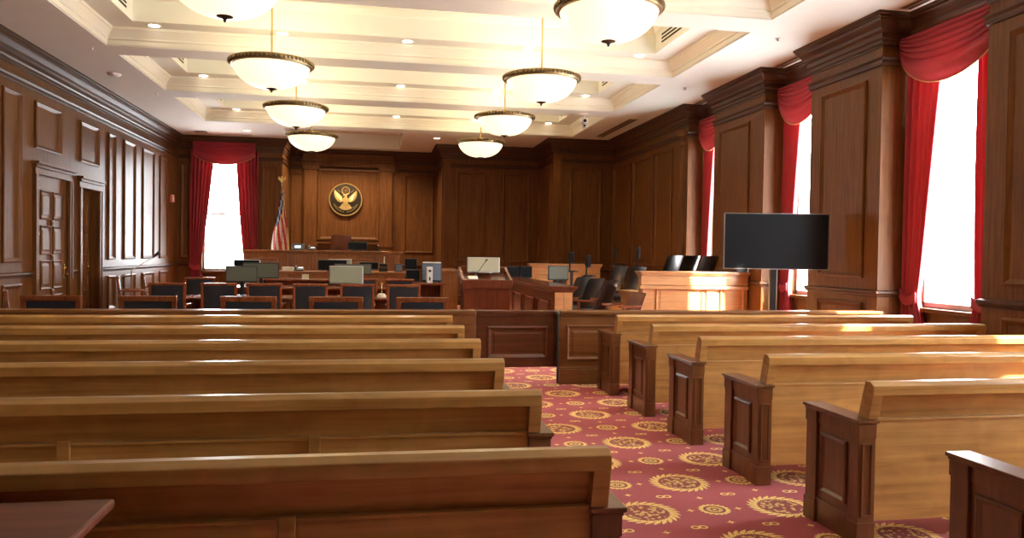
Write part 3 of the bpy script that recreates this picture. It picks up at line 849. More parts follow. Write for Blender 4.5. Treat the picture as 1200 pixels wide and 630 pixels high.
# cabinet in the near left corner
root = thing('cabinet', 'red-brown wooden cabinet with overhanging top in bottom left corner', 'cabinet', (-1.30, 1.55, 0))
t = MB(); t.box(-.72, .64, -.62, .59, .775, .80); t.box(-.70, .615, -.60, .565, .75, .775); t.build('top', W_CAB, root, bevel=.008)
t = MB(); t.box(-.66, .575, -.56, .53, .04, .75); t.build('body', W_CAB, root, bevel=.004)
q = MB((.575, 0, 0), (0, 1, 0), Z1, (1, 0, 0)); q.frame(-.50, .47, .12, .68, 0, RAISED); q.build('side_panel', W_CAB, root)
t = MB(); t.box(-.68, .59, -.58, .545, 0, .08); t.build('plinth', W_CAB, root, bevel=.004)

# ------------------------------------------------------------------ chairs in the well
def armchair(w, h, arm_h, lean, group, cat='chair', st=.055, cr=.062):
    """back towards -y (the camera), sitter faces +y"""
    root = thing('armchair', '', cat, (0, 0, 0), 0, group)
    def bk(z): return -.02 - lean * max(0, z - .42)
    for sx in (-1, 1):
        t = MB(); t.prism([(bk(.40), .40), (bk(h), h), (bk(h) + .035, h), (bk(.40) + .05, .40)], *sorted((sx * w / 2, sx * (w / 2 - st))), 0)
        t.build('back_stile', W_CHAIR, root, bevel=.006)
    t = MB(); t.prism([(bk(h - cr) - .004, h - cr), (bk(h) - .004, h), (bk(h) + .042, h), (bk(h - cr) + .042, h - cr)], -w / 2 - .005, w / 2 + .005, 0); t.build('crest_rail', W_CHAIR, root, bevel=.008)
    t = MB(); n = 8
    def pad(u, v, s):
        x = (-w / 2 + st) + (w - 2 * st) * u; z = .45 + (h - cr + .004 - .45) * v
        bulge = .018 * (sin(pi * u) * sin(pi * v)) ** .5 if 0 < u < 1 and 0 < v < 1 else 0
        return (x, bk(z) + .018 + s * (.012 + bulge), z)
    t.sheet(lambda u, v: pad(u, v, -1), n, n); t.sheet(lambda u, v: pad(u, v, 1), n, n)
    t.build('back_pad', LEATHER, root, smooth=True)
    t = MB(); t.prism(rrect(w - .03, .50, .06), .41, .49, 2)
    q = t.build('seat', LEATHER, root, bevel=.02); q.location = (0, .24, 0)
    t = MB(); t.box(-w / 2 + .02, w / 2 - .02, .0, .48, .35, .41); t.build('seat_frame', W_CHAIR, root, bevel=.005)
    for sx in (-1, 1):
        t = MB(); t.prism([(bk(arm_h) + .02, arm_h - .02), (bk(arm_h) + .02, arm_h + .012), (.38, arm_h + .012), (.42, arm_h - .01), (.38, arm_h - .025)], *sorted((sx * (w / 2 + .015), sx * (w / 2 - .04))), 0); t.build('armrest', W_CHAIR, root, bevel=.008)
        t = MB(); t.prism([(.33, .0), (.37, .0), (.385, arm_h - .02), (.335, arm_h - .02)], *sorted((sx * w / 2, sx * (w / 2 - .04))), 0); t.build('leg', W_CHAIR, root, bevel=.005)
        t = MB(); t.prism([(-.06, .0), (-.025, .0), (bk(.45) + .045, .45), (bk(.45), .45)], *sorted((sx * w / 2, sx * (w / 2 - .042))), 0); t.build('leg', W_CHAIR, root, bevel=.005)
    return root
ca = armchair(.60, .925, .66, .10, 'low wide armchairs behind the bar rail')
nth = ['leftmost', 'second from left', 'middle', 'fourth from left', 'rightmost']
for k, x in enumerate((-3.45, -2.47, -1.41, -.45, .535)):
    lab = 'wide wooden armchair with black leather back directly behind rail, %s of five' % nth[k]
    if k == 0: ca.location = (x, 9.1, 0); ca['label'] = lab
    else: dup(ca, (x, 9.1, 0), None, lab)
cb = armchair(.475, .985, .68, .08, 'tall counsel chairs at the desks', st=.036, cr=.038)
nth6 = ['first from the left', 'second from the left', 'third from the left', 'fourth from the left', 'fifth from the left', 'rightmost']
for k, x in enumerate((-2.80, -2.13, -1.53, -.91, -.26, .39)):
    lab = 'taller wood-framed black leather chair at first desk row, %s of six' % nth6[k]
    if k == 0: cb.location = (x, 11.2, 0); cb['label'] = lab
    else: dup(cb, (x, 11.2, 0), None, lab)
for x, lab in ((-2.85, 'tall black-backed chair at second desk row, left by the far window'), (-.22, 'tall black-backed chair at second desk row, half hidden behind pale monitor'), (.40, 'tall black-backed chair at second desk row, below the black monitors')):
    dup(cb, (x, 13.4, 0), None, lab)
dup(ca, (-4.32, 10.15, 0), radians(-66), 'armchair at far left edge, its leather back catching pale light')
dup(ca, (-4.72, 15.55, 0), radians(-75), 'armchair against left wall below bright panels, nearer of two')
dup(ca, (-4.72, 17.15, 0), radians(-75), 'armchair against left wall below bright panels, farther of two')

root = thing('microphone_stand', 'thin boom microphone stand leaning beside left wall chairs', 'microphone stand', (-4.78, 16.36, 0))
t = MB(); t.lathe([(.16, 0), (.16, .015), (.02, .03)], 20); t.build('base', PLAST, root, smooth=True)
t = MB(); t.tube([(0, 0, .02), (0, 0, 1.0)], .012); t.build('pole', CHROME, root, smooth=True)
t = MB(); t.tube([(-.1, -.25, .88), (0, 0, 1.0), (.28, .55, 1.28)], .009); t.build('boom', CHROME, root, smooth=True)
t = MB(); t.tube([(.27, .53, 1.27), (.33, .66, 1.35)], [.022, .034]); t.ball((.335, .67, 1.355), .036); t.build('microphone', PLAST, root, smooth=True)

# desks
def desk(name, label, x0, x1, y0, y1, h, mat=W_CHAIR, group=None):
    cx, cy = (x0 + x1) / 2, (y0 + y1) / 2
    root = thing(name, label, 'desk', (cx, cy, 0), 0, group)
    a, b = (x1 - x0) / 2, (y1 - y0) / 2
    t = MB(); t.box(-a, a, -b, b, h - .035, h); t.build('desktop', mat, root, bevel=.008)
    for sx in (-1, 1):
        t = MB(); t.box(*sorted((sx * (a - .04), sx * (a - .09))), -b + .05, b - .05, 0, h - .035); t.build('side_panel', mat, root, bevel=.004)
    t = MB(); t.box(-a + .09, a - .09, b - .12, b - .09, .12, h - .035); t.build('modesty_panel', mat, root)
    return root
desk('counsel_desk', 'dark wooden counsel desk behind first tall chairs, left half', -3.15, -1.22, 11.75, 12.5, .75, group='counsel desks')
desk('counsel_desk', 'dark wooden counsel desk behind first tall chairs, right half', -1.16, .72, 11.75, 12.5, .75, group='counsel desks')
desk('counsel_desk', 'second counsel desk farther back, left half', -3.15, -1.22, 13.95, 14.7, .80, group='counsel desks')
desk('counsel_desk', 'second counsel desk farther back, right half', -1.16, .36, 13.95, 14.7, .80, group='counsel desks')
desk('reporter_desk', 'tall wooden desk carrying the computers beside lectern', .44, 1.24, 13.98, 14.6, .895)
desk('clerk_desk', 'narrow wooden desk in front of clerk counter', -2.25, -.45, 15.6, 16.2, .885)

def monitor(label, loc, rz, w, h, zb, screen, case=PLAST, cat='monitor', tilt=0.0, edge=None):
    """screen faces -y; zb = height of the lower edge above the base"""
    root = thing('monitor', label, cat, loc, rz)
    t = MB(); t.box(-w / 2, w / 2, -.012, .03, zb, zb + h); t.box(-w * .3, w * .3, .03, .06, zb + h * .15, zb + h * .8); t.build('casing', case, root, bevel=.006)
    s = MB(); s.box(-w / 2 + .014, w / 2 - .014, -.0145, -.010, zb + .02, zb + h - .014); tag(s.build('screen', screen, root))
    t = MB(); t.box(-.03, .03, .03, .055, .01, zb + h * .4); t.build('stand_neck', case, root, bevel=.004)
    t = MB(); t.prism(rrect(.24, .18, .04), 0, .014, 2); t.build('stand_base', case, root, bevel=.003)
    return root
monitor('grey monitor on first desk row, in front of far window', (-1.995, 12.15, .75), 0, .46, .25, .205, SCREEN_G)
monitor('pale beige-grey monitor in middle of first desk row', (-.455, 12.15, .75), 0, .51, .28, .19, SCREEN_P, SILVER)
monitor('dim grey monitor on second desk row, just right of the window', (-2.02, 14.3, .80), 0, .62, .28, .14, SCREEN_G)
monitor('dark monitor on second desk row with bright top edge', (-2.30, 14.55, .80), 0, .46, .20, .27, SCREEN_D, SILVER)
monitor('grey-green monitor behind the pale one', (-.42, 14.35, .80), 0, .66, .19, .225, SCREEN_G, STEEL)
monitor('black monitor on clerk counter below judge seat', (-.95, 17.45, 1.0), 0, .62, .23, .02, SCREEN_D)
monitor('slim beige-edged monitor behind black monitor on clerk counter', (-.80, 17.72, 1.0), 0, .5, .2, .07, SCREEN_P, SILVER)
monitor('black monitor on computer desk, upper of two stacked', (.63, 14.44, .895), 0, .235, .205, .23, SCREEN_D)
monitor('black monitor on computer desk, lower front one', (.655, 14.12, .895), 0, .25, .215, .02, SCREEN_D)
monitor('large bluish monitor at right of computer desk', (1.0, 14.23, .895), 0, .37, .33, .025, SCREEN_BLUE)
root = thing('computer_tower', 'slim white computer tower with dark logo on computer desk', 'computer', (.952, 14.045, .895))
t = MB(); t.box(-.052, .052, -.09, .09, 0, .29); t.build('case', WHITE_P, root, bevel=.006)
t = MB(); t.box(-.022, .022, -.094, -.088, .20, .24); t.box(-.014, .014, -.094, -.088, .05, .11); t.build('front_mark', PLAST, root)
root = thing('printer', 'white-topped printer behind large bluish monitor', 'printer', (1.02, 14.44, .895))
t = MB(); t.box(-.17, .17, -.08, .08, 0, .33); t.build('body', STEEL, root, bevel=.01)
t = MB(); t.box(-.165, .165, -.08, .08, .345, .375); t.box(-.15, .15, -.06, .06, .33, .345); t.build('lid', WHITE_P, root, bevel=.006)

# clerk counter and judge bench
def counter(name, label, x0, x1, y0, y1, h, mat, cap=.04, over=.06, pil=(), pans=()):
    cx = (x0 + x1) / 2
    root = thing(name, label, 'counter', (cx, y0, 0))
    a = (x1 - x0) / 2; d = y1 - y0
    t = MB(); t.box(-a, a, 0, d, 0, h - cap); t.build('body', mat, root, bevel=.003)
    t = MB(); t.box(-a - over, a + over, -over, d + .02, h - cap, h); t.box(-a - over * .5, a + over * .5, -over * .5, d, h - cap - .035, h - cap); t.build('top', mat, root, bevel=.008)
    t = MB(); t.box(-a - .015, a + .015, -.02, d, 0, .14); t.build('base', mat, root, bevel=.003)
    for x in pil:
        t = MB(); t.box(x - cx - .09, x - cx + .09, -.03, 0, .14, h - cap - .035); t.box(x - cx - .02, x - cx + .02, -.042, -.03, .2, h - cap - .1); t.build('pilaster', mat, root, bevel=.004)
    for p, q_ in pans:
        q = MB((-cx, 0, 0), (1, 0, 0), Z1, (0, -1, 0)); q.frame(p, q_, .24, h - cap - .16, 0, RAISED_S); q.build('raised_panel', mat, root)
    return root
counter('clerk_counter', 'long wooden clerk counter in front of judge bench', -2.12, .62, 17.3, 17.95, 1.0, W_BENCH, pil=(-2.0, -1.0, .02, .5), pans=[(-1.88, -1.14), (-.86, -.12)])
counter('judge_bench', 'high wooden judge bench below the round seal', -3.06, .56, 18.95, 19.75, 1.455, W_BENCH, pil=(-2.15, -1.9, -1.5, .05, .35), pans=[(-2.95, -2.3), (-1.36, -.1)])
counter('witness_stand', 'wooden end wall of witness stand left of lectern', 1.26, 1.62, 15.5, 17.2, 1.105, W_BENCH)

# on the clerk counter and bench
root = thing('paper_tray', 'pale box of papers at left end of clerk counter', 'papers', (-1.90, 17.5, 1.0))
t = MB(); t.box(-.115, .115, -.12, .12, 0, .075); t.build('paper_stack', PAPER, root, bevel=.004)
t = MB(); t.box(-.12, .12, -.125, .125, .075, .082); t.build('cover_sheet', WHITE_P, root)
def phone(label, loc, mat=PLAST, s=1.0):
    root = thing('desk_phone', label, 'telephone', loc, 0)
    t = MB(); t.prism([(-.1 * s, 0), (.1 * s, 0), (.1 * s, .075 * s), (-.1 * s, .025 * s)], -.1 * s, .1 * s, 0); t.build('base', mat, root, bevel=.006)
    t = MB(); t.tube([(-.06 * s, -.08 * s, .06 * s), (-.065 * s, 0, .085 * s), (-.06 * s, .08 * s, .11 * s)], [.022 * s, .014 * s, .022 * s]); t.build('handset', mat, root, smooth=True)
    t = MB(); t.prism([(.03 * s, .068 * s), (.09 * s, .083 * s), (.09 * s, .08 * s), (.03 * s, .06 * s)], -.02 * s, .08 * s, 0); t.build('display', SCREEN_LIT, root)
    return root
phone('black desk phone beside paper box on clerk counter', (-1.67, 17.5, 1.0), PLAST, 1.0)
monitor('small dark display with thin grey edge on clerk counter, beside pen organiser', (-.16, 17.6, 1.0), 0, .42, .17, .04, SCREEN_D, STEEL)
root = thing('desk_organiser', 'dark desk organiser with upright pen on clerk counter', 'organiser', (.16, 17.5, 1.0))
t = MB(); t.prism(rrect(.20, .16, .03), 0, .10, 2); t.box(-.09, .09, -.02, .06, .10, .19); t.build('holder', BRONZE, root, bevel=.01)
t = MB(); t.tube([(0.01, 0, .1), (.015, 0, .34)], .012); t.build('pen', WHITE_P, root, smooth=True)
root = thing('photo_frame', 'small blue-white framed photo at right end of clerk counter', 'photo frame', (.49, 17.45, 1.0))
t = MB(); t.box(-.085, .085, 0, .03, 0, .185); t.build('frame', STEEL, root, bevel=.004)
t = MB(); t.box(-.055, .07, -.004, 0, .03, .165); t.build('photo', SCREEN_BLUE, root)
root = thing('note_card', 'square cream note card standing on desk before clerk counter', 'card', (-1.37, 15.62, .885))
t = MB(); t.box(-.065, .065, 0, .006, 0, .10); t.build('card', NOTE, root)
t = MB(); t.box(-.07, .07, -.01, .03, 0, .008); t.build('card_base', WHITE_P, root)
root = thing('brass_microphone', 'small brass desk microphone on round pale base between chairs', 'microphone', (.085, 12.05, .75))
t = MB(); t.lathe([(.07, 0), (.07, .02), (.05, .05), (.015, .06)], 20); t.build('base', PAPER, root, smooth=True)
t = MB(); t.tube([(0, 0, .05), (0, 0, .19)], .008); t.ball((0, 0, .205), .02); t.build('stem', BRASS_L, root, smooth=True)
monitor('black monitor on judge bench right of brown chair', (-.455, 19.35, 1.455), 0, .46, .19, .03, SCREEN_D)
root = thing('laptop', 'open dark laptop with pale screen glow on left of judge bench', 'laptop', (-1.86, 19.35, 1.455))
t = MB(); t.box(-.15, .15, -.1, .1, 0, .018); t.build('keyboard', STEEL, root, bevel=.004)
t = MB(); t.prism([(-.10, .018), (-.085, .018), (-.02, .16), (-.035, .16)], -.15, .15, 0); t.build('lid', STEEL, root, bevel=.003)
t = MB(); t.prism([(-.088, .05), (-.06, .11), (-.064, .112), (-.092, .052)], -.09, .06, 0); t.build('label_plate', SCREEN_LIT, root)
phone('brown desk phone on judge bench near flag', (-1.56, 19.35, 1.455), BRONZE, 1.0)
root = thing('water_bottle', 'small dark bottle on judge bench right of monitor', 'bottle', (.04, 19.3, 1.455))
t = MB(); t.lathe([(.028, 0), (.03, .01), (.03, .09), (.014, .12), (.014, .14)], 14); t.build('bottle_body', PLAST, root, smooth=True)
t = MB(); t.lathe([(.016, .14), (.016, .16)], 12); t.build('cap', WHITE_P, root)

# judge chair
def swivel(name, label, loc, rz, mat, w=.5, hb=.62, seat_z=.50, group=None, lean=.16):
    """sitter faces +y"""
    root = thing(name, label, 'chair', loc, rz, group)
    t = MB()
    def surf(u, v, s):
        x = -w / 2 + w * u; z = seat_z + .06 + hb * v
        rnd = (1 - max(0, abs(2 * u - 1) - .8) ** 2 * 8)
        y = -.18 - lean * v + .05 * (2 * u - 1) ** 2
        th = .045 * (max(0, sin(pi * u)) * max(0, sin(pi * min(1, .12 + .8 * v)))) ** .35
        z2 = z if v < .85 else seat_z + .06 + hb * (.85 + (v - .85) * rnd)
        return (x, y + s * th, z2)
    t.sheet(lambda u, v: surf(u, v, -1), 12, 12); t.sheet(lambda u, v: surf(u, v, 1), 12, 12)
    back = t.build('backrest', mat, root, smooth=True)
    t = MB(); t.prism(rrect(w, .50, .09), seat_z - .06, seat_z + .05, 2); q = t.build('seat', mat, root, bevel=.03, smooth=True); q.location = (0, .08, 0)
    for sx in (-1, 1):
        t = MB(); t.box(*sorted((sx * (w / 2 + .01), sx * (w / 2 + .06))), -.14, .22, seat_z + .19, seat_z + .225); t.box(*sorted((sx * (w / 2 + .02), sx * (w / 2 + .05))), .10, .15, seat_z - .04, seat_z + .19); t.build('armrest', W_CHAIR, root, bevel=.008)
    t = MB(); t.lathe([(.03, .10), (.03, seat_z - .06)], 12); t.build('column', CHROME, root, smooth=True)
    t = MB()
    for k in range(5):
        a = 2 * pi * k / 5; t.tube([(0, 0, .11), (.30 * cos(a), .30 * sin(a), .06)], [.03, .018]); t.ball((.30 * cos(a), .30 * sin(a), .03), .03, 10, 6)
    t.build('base', PLAST, root, smooth=True)
    return root
platform = MB(); platform.box(-2.45, .5, 19.80, 22.9, 0, .55); platform_o = platform.build('platform', W_BENCH); tag(platform_o, 'raised wooden dais behind judge bench', 'platform')
swivel('judge_chair', 'high-backed brown leather judge chair behind bench', (-.90, 20.25, .55), radians(4), LEATHER_B, .50, .74, .50)

# flag
root = thing('flag', 'furled red, white and blue flag on eagle-topped pole beside far window', 'flag', (-2.40, 20.55, .55))
t = MB(); t.lathe([(.15, 0), (.15, .03), (.05, .06), (.03, .10)], 20); t.build('flag_base', BRASS, root, smooth=True)
t = MB(); t.tube([(0, 0, .05), (0, 0, 2.62)], .014, 10); t.build('pole', BRASS, root, smooth=True)
t = MB(); t.ball((0, 0, 2.65), .03); t.tube([(0, 0, 2.66), (0, 0, 2.76)], [.03, .018]); t.ball((0, -.02, 2.77), .022)
for sx in (-1, 1):
    t.prism([(0, 2.68), (sx * .06, 2.77), (sx * .10, 2.78), (sx * .09, 2.70), (sx * .04, 2.66)], -.01, .01, 1)
t.build('eagle_finial', GOLD, root, smooth=True)
t = MB()
def fl(u, v):
    z = 2.42 - 1.80 * v
    wd = .06 + .36 * min(1, v * 1.25) ** .8
    x = .02 + wd * (u - .52) - .06 * v + .02 * sin(7 * v + 3 * u)
    return (x, -.03 + (.03 + .07 * v) * sin(2.6 * pi * u + 2.2 * v + .5), z - .10 * u * v)
def flm(u, v):
    if v < .36 + .16 * sin(5 * u + .6) and u < .85 - .2 * v: return 1 if (int(u * 13) * 3 + int(v * 30)) % 7 == 0 else 2
    return 1 if int((u * 5.0 - v * 2.4 + 9) * 1.3) % 2 else 0
t.sheet(fl, 42, 70, flm)
t.build('flag_cloth', [FLAG_R, FLAG_W, FLAG_B], root, smooth=True, solid=.004)
t = MB(); t.tube([Vector(fl(k / 30, 1.0)) for k in range(31)], .014, 6); t.tube([Vector(fl(1.0, .5 + k / 40)) for k in range(21)], .012, 6); t.build('fringe', FRINGE, root, smooth=True)
t = MB(); t.tube([(.02, -.03, 2.42), (.05, -.09, 2.15), (.03, -.11, 1.80)], .009, 6); t.ball((.03, -.11, 1.76), .03, 8, 6, 2.0); t.build('tassel_cord', FRINGE, root, smooth=True)

# the seal
root = thing('wall_seal', 'round bronze seal with gilded eagle on wall above judge bench', 'seal', (-.905, 23.14, 2.95))
SU, SW = (1, 0, 0), (0, -1, 0)
def smb(): return MB((0, 0, 0), SU, Z1, SW)
t = smb(); t.lathe([(.462, 0), (.462, .02), (.44, .026), (.01, .026)], 64); t.build('disc', BRONZE, root, smooth=True)
t = smb(); t.lathe([(.445, .0), (.478, .0), (.482, .03), (.472, .05), (.455, .05), (.445, .026)], 64, cap=False); t.build('rim', GOLD, root, smooth=True)
t = smb(); t.lathe([(.095, .026), (.125, .026), (.125, .045), (.115, .052), (.100, .048), (.095, .026)], 40, (0, .255, 0), cap=False)
for k in range(13):
    a = 2.4 * k; r = .022 * sqrt(k) ; t.lathe([(.013, .026), (.013, .04), (.002, .048)], 5, (r * cos(a), .255 + r * sin(a), 0))
t.build('glory_ring', GOLD, root)
e = smb()
for sx in (-1, 1):
    wing = [(.055, .045), (.10, .03), (.13, .085), (.20, .165), (.285, .255), (.318, .275), (.322, .215), (.335, .205), (.320, .150), (.330, .135), (.305, .085), (.310, .065), (.275, .025), (.275, .0), (.235, -.03), (.225, -.055), (.18, -.065), (.165, -.085), (.11, -.08), (.06, -.05)]
    e.prism([(sx * x, y) for x, y in wing], .026, .052, 2)
    for k in range(7):                                   # feather ridges
        q = k / 6
        a0 = Vector((sx * (.11 + .01 * q), .055 - .10 * q, .05)); b0 = Vector((sx * (.305 - .12 * q ** 1.5), .235 - .29 * q, .05))
        e.tube([a0, (a0 + b0) / 2 + Vector((0, .012, .006)), b0], [.016, .014, .006], 6)
    e.prism([(sx * .02, -.17), (sx * .05, -.15), (sx * .13, -.225), (sx * .15, -.235), (sx * .12, -.25), (sx * .04, -.215)], .026, .05, 2)
e.prism([(-.05, .06), (.05, .06), (.075, .0), (.068, -.09), (.04, -.16), (0, -.19), (-.04, -.16), (-.068, -.09), (-.075, .0)], .026, .078, 2)
for k in range(7):
    a = radians(-90 + (k - 3) * 11); dx_, dy_ = cos(a), sin(a)
    e.prism([(dx_ * .13 - .012 * dy_, dy_ * .13 - .0), (dx_ * .13 + .012 * dy_, dy_ * .13), (dx_ * .30 + .024 * dy_, dy_ * .30 - .024 * dx_), (dx_ * .315, dy_ * .315), (dx_ * .30 - .024 * dy_, dy_ * .30 + .024 * dx_)], .026, .056, 2)
e.prism([(-.035, .05), (-.032, .095), (-.04, .115), (-.078, .112), (-.06, .128), (-.035, .145), (.0, .152), (.03, .135), (.04, .09), (.04, .05)], .026, .07, 2)
e.build('eagle', GOLD, root, bevel=.003)
e = smb()
for sx in (-1, 1):                                       # branch and arrows
    for k in range(9):
        a = radians(205 + 7 * k) if sx < 0 else radians(335 - 7 * k)
        R = .36
        x, y = R * cos(a), R * sin(a)
        e.prism([(x - .022, y), (x, y + .030), (x + .022, y), (x, y - .030)], .026, .042, 2)
    e.tube([(sx * .12, -.23, .032), (sx * .24, -.22, .034), (sx * .345, -.12, .032)], .009, 6)
e.box(-.09, .0, .17, .185, .026, .04); e.box(.05, .12, .17, .185, .026, .04)
for sx in (-1, 1): e.prism([(sx * .14, .21), (sx * .21, .30), (sx * .245, .28), (sx * .17, .20)], .026, .042, 2)
e.build('branch_and_arrows', BRASS, root)

# ------------------------------------------------------------------ lectern
root = thing('lectern', 'dark red wooden lectern with sloping framed top behind the gate', 'lectern', (1.605, 11.2, 0))
t = MB(); t.prism([(0, 0), (.52, 0), (.52, 1.12), (0, .97)], -.34, .34, 0); t.build('body', W_RED, root, bevel=.004)
t = MB(); t.box(-.36, .36, -.02, .54, 0, .12); t.build('base', W_RED, root, bevel=.006)
t = MB(); t.prism([(-.02, .965), (.54, 1.125), (.54, 1.15), (-.02, .99)], -.36, .36, 0); t.build('top_board', W_GATE, root, bevel=.004)
for sx in (-1, 1):
    t = MB(); t.prism([(-.03, .97), (.56, 1.13), (.56, 1.245), (-.03, 1.06)], *sorted((sx * .37, sx * .335)), 0); t.build('side_rim', W_CHAIR, root, bevel=.004)
t = MB(); t.box(-.37, .37, .535, .565, 1.10, 1.245); t.build('back_rim', W_CHAIR, root, bevel=.004)
t = MB(); t.box(-.37, .37, -.035, -.005, .93, 1.058); t.build('front_rim', W_RED, root, bevel=.004)
monitor('beige glowing monitor standing on lectern top', (1.60, 11.62, 1.15), 0, .50, .235, .0, SCREEN_B, SILVER)
root = thing('gooseneck_microphone', 'thin gooseneck microphone in front of lectern monitor', 'microphone', (1.45, 11.35, 1.12))
t = MB(); t.lathe([(.03, -.04), (.03, .0), (.01, .012)], 12); t.build('base', PLAST, root, smooth=True)
t = MB(); t.tube([(0, 0, 0), (.05, 0, .07), (.14, 0, .2)], .005, 6); t.build('gooseneck', PLAST, root, smooth=True)
t = MB(); t.tube([(.14, 0, .2), (.17, 0, .24)], [.008, .013], 8); t.build('microphone_head', PLAST, root, smooth=True)
root = thing('document_stand', 'small white paper pad on lectern left of monitor', 'papers', (1.40, 11.26, 1.066))
t = MB(); t.prism([(-.06, -.0), (.06, .034), (.06, .044), (-.06, .01)], -.07, .07, 0); t.build('paper_pad', WHITE_P, root)
t = MB(); t.prism([(.03, .026), (.06, .036), (.06, .047), (.03, .038)], -.07, .07, 0); t.build('binding', PAPER, root)

# ------------------------------------------------------------------ jury box
def low_wall(label, x0, x1, y0, y1, h, mat, face, pans, posts, pmat=None):
    root = thing('jury_box_wall', label, 'low wall', ((x0 + x1) / 2, (y0 + y1) / 2, 0))
    cx, cy = (x0 + x1) / 2, (y0 + y1) / 2
    X0, X1, Y0, Y1 = x0 - cx, x1 - cx, y0 - cy, y1 - cy
    t = MB(); t.box(X0, X1, Y0, Y1, 0, h - .09); t.build('body', mat, root, bevel=.003)
    t = MB(); t.box(X0 - .05, X1 + .05, Y0 - .05, Y1 + .05, h - .03, h); t.box(X0 - .035, X1 + .035, Y0 - .035, Y1 + .035, h - .055, h - .03); t.box(X0 - .015, X1 + .015, Y0 - .015, Y1 + .015, h - .09, h - .055); t.build('cap_rail', mat, root, bevel=.006)
    t = MB(); t.box(X0 - .02, X1 + .02, Y0 - .02, Y1 + .02, 0, .15); t.build('base', mat, root, bevel=.004)
    for (a, b) in pans:
        if face == 'y': q = MB((-cx, Y0, 0), (1, 0, 0), Z1, (0, -1, 0))
        else: q = MB((X0, -cy, 0), (0, 1, 0), Z1, (-1, 0, 0))
        q.frame(a, b, .24, h - .22, 0, RAISED_S); q.build('raised_panel', mat, root)
    for p in posts: t = MB(); t.box(p[0] - cx, p[1] - cx, p[2] - cy, p[3] - cy, .15, h - .09); t.build('post', pmat or mat, root, bevel=.003)
    return root
low_wall('low jury wall running away from lit end post beside lectern', 2.44, 2.72, 10.5, 14.6, 1.005, W_RED, 'x', [(10.75, 11.6), (11.8, 12.65), (12.85, 13.7)], [(2.455, 2.578, 10.482, 10.5), (2.583, 2.705, 10.482, 10.5)], W_JURY)  # shade put into body colour as darker red wood, sunlight into paler end post
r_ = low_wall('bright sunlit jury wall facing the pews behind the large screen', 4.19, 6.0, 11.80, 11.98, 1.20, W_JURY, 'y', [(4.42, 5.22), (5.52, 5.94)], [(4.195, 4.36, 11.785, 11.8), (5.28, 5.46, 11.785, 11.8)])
t = MB(); t.box(-.935, .90, -.125, -.09, .98, 1.11); t.box(-.955, .90, -.14, -.09, .915, .97); t.build('frieze', W_JURY, r_, bevel=.008)
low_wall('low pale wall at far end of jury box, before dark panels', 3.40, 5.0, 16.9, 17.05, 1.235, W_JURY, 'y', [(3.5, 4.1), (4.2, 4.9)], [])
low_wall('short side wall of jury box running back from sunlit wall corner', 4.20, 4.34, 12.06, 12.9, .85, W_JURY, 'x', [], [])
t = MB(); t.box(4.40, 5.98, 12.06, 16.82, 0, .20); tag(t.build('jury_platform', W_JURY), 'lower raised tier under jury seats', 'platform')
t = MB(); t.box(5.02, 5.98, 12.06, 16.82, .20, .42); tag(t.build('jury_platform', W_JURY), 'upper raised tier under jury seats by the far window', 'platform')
js = swivel('jury_chair', 'dark leather jury chair in front row nearest the entrance gap', (3.60, 12.5, 0), radians(46), LEATHER_J, .52, .50, .48, 'jury chairs', .20)
jl = [((3.58, 13.30, 0), 42, 'dark leather jury chair in front row, second from the gap'), ((3.58, 14.08, 0), 40, 'dark leather jury chair in front row, third from the gap'),
      ((3.45, 15.35, 0), 44, 'dark leather jury chair in front row, farthest one above the end post'),
      ((4.50, 13.70, .20), 38, 'dark leather jury chair in raised middle row, nearer one'), ((4.50, 14.75, .20), 40, 'dark leather jury chair in raised middle row, farther one'),
      ((5.40, 12.60, .42), 35, 'jury chair in top row under near edge of far window'), ((5.40, 13.38, .42), 35, 'jury chair in top row, middle one against far curtain'), ((5.40, 14.16, .42), 35, 'jury chair in top row, farthest one left of curtain')]
for loc, a, lab in jl: dup(js, loc, radians(a), lab)
swivel('swivel_chair', 'brown leather swivel chair in gap beside sunlit jury wall', (3.70, 11.25, 0), radians(100), LEATHER_B, .5, .34, .48, None, .12)
def jury_monitor(label, loc, a, screen=SCREEN_D):
    return monitor(label, loc, radians(a), .36, .24, .16, screen, PLAST)
def shelf_post(loc, z, label):
    root = thing('monitor_post', label, 'monitor stand', loc)
    t = MB(); t.box(-.03, .03, -.03, .03, .02, z - .02); t.build('pole', STEEL, root, bevel=.004)
    t = MB(); t.prism(rrect(.26, .2, .04), 0, .02, 2); t.build('foot', STEEL, root)
    t = MB(); t.prism(rrect(.26, .2, .03), z - .02, z, 2); t.build('tray', STEEL, root)
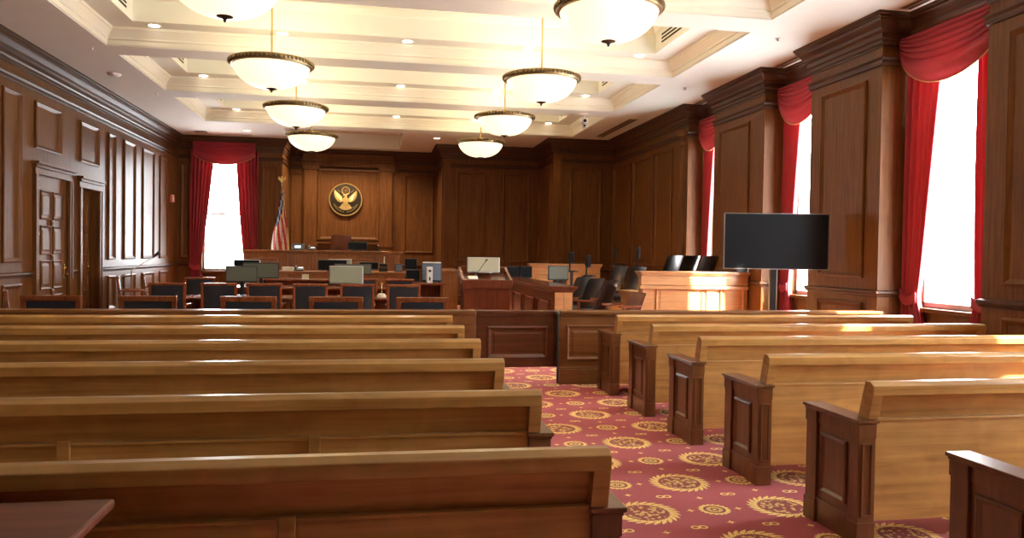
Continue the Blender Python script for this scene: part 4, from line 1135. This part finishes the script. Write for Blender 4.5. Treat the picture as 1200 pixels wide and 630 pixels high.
for (x, y, zf, z, a, sc, lab) in ((2.98, 12.5, 0, .86, 10, SCREEN_G, 'just above the lit end post'), (2.66, 15.05, 0, .80, 40, SCREEN_D, 'nearest the lectern, left one of two'), (2.98, 15.3, 0, .80, 40, SCREEN_D, 'nearest the lectern, right one of two'), (4.08, 15.9, 0, 1.10, 62, SCREEN_D, 'before the pale far wall'), (4.06, 14.5, 0, 1.04, 66, SCREEN_D, 'left of middle row chairs'),
                               (5.16, 16.2, .42, .80, 74, SCREEN_D, 'farthest, against dark panels'), (5.16, 14.75, .42, .80, 74, SCREEN_D, 'before top row chairs')):
    shelf_post((x, y, zf), z, 'thin dark post carrying jury monitor ' + lab)
    jury_monitor('small dark jury monitor ' + lab, (x, y, zf + z), a, sc)

# ------------------------------------------------------------------ large screen on its stand
root = thing('tv', 'large flat black television on a pole stand in front of sunlit wall', 'television', (5.20, 9.45, 0), radians(-13))
TW, TH, TZ = 1.36, .735, 1.295
t = MB(); t.box(-TW / 2, TW / 2, 0, .045, TZ, TZ + TH); t.build('casing', PLAST, root, bevel=.006)
t = MB((0, 0, 0), (1, 0, 0), Z1, (0, -1, 0)); t.frame(-TW / 2 - .004, TW / 2 + .004, TZ - .004, TZ + TH + .004, -.02, [(0, 0), (0, .026), (.012, .026), (.012, .022)], False); tag(t.build('bezel', SILVER, root), 'thin silver bezel')
t = MB(); t.box(-TW / 2 + .01, TW / 2 - .01, -.003, .0, TZ + .01, TZ + TH - .01); t.build('screen', SCREEN_D, root)
t = MB(); t.box(-.30, .30, .045, .09, TZ + .15, TZ + .55); t.build('mount', STEEL, root, bevel=.004)
t = MB(); t.box(-.045, .045, .09, .16, .05, TZ + .5); t.build('pole', PLAST, root, bevel=.006)
t = MB(); t.box(.035, .05, .085, .165, .05, TZ + .4); t.build('pole_edge', SILVER, root)
t = MB(); t.box(-.45, .45, .08, .17, 0, .05); t.box(-.40, -.32, -.18, .42, 0, .05); t.box(.32, .40, -.18, .42, 0, .05); t.build('base', PLAST, root, bevel=.01)
t = MB(); t.box(-.50, -.36, -.01, .05, TZ - .05, TZ); t.build('receiver', PLAST, root, bevel=.006)

print('objects', len(bpy.data.objects))
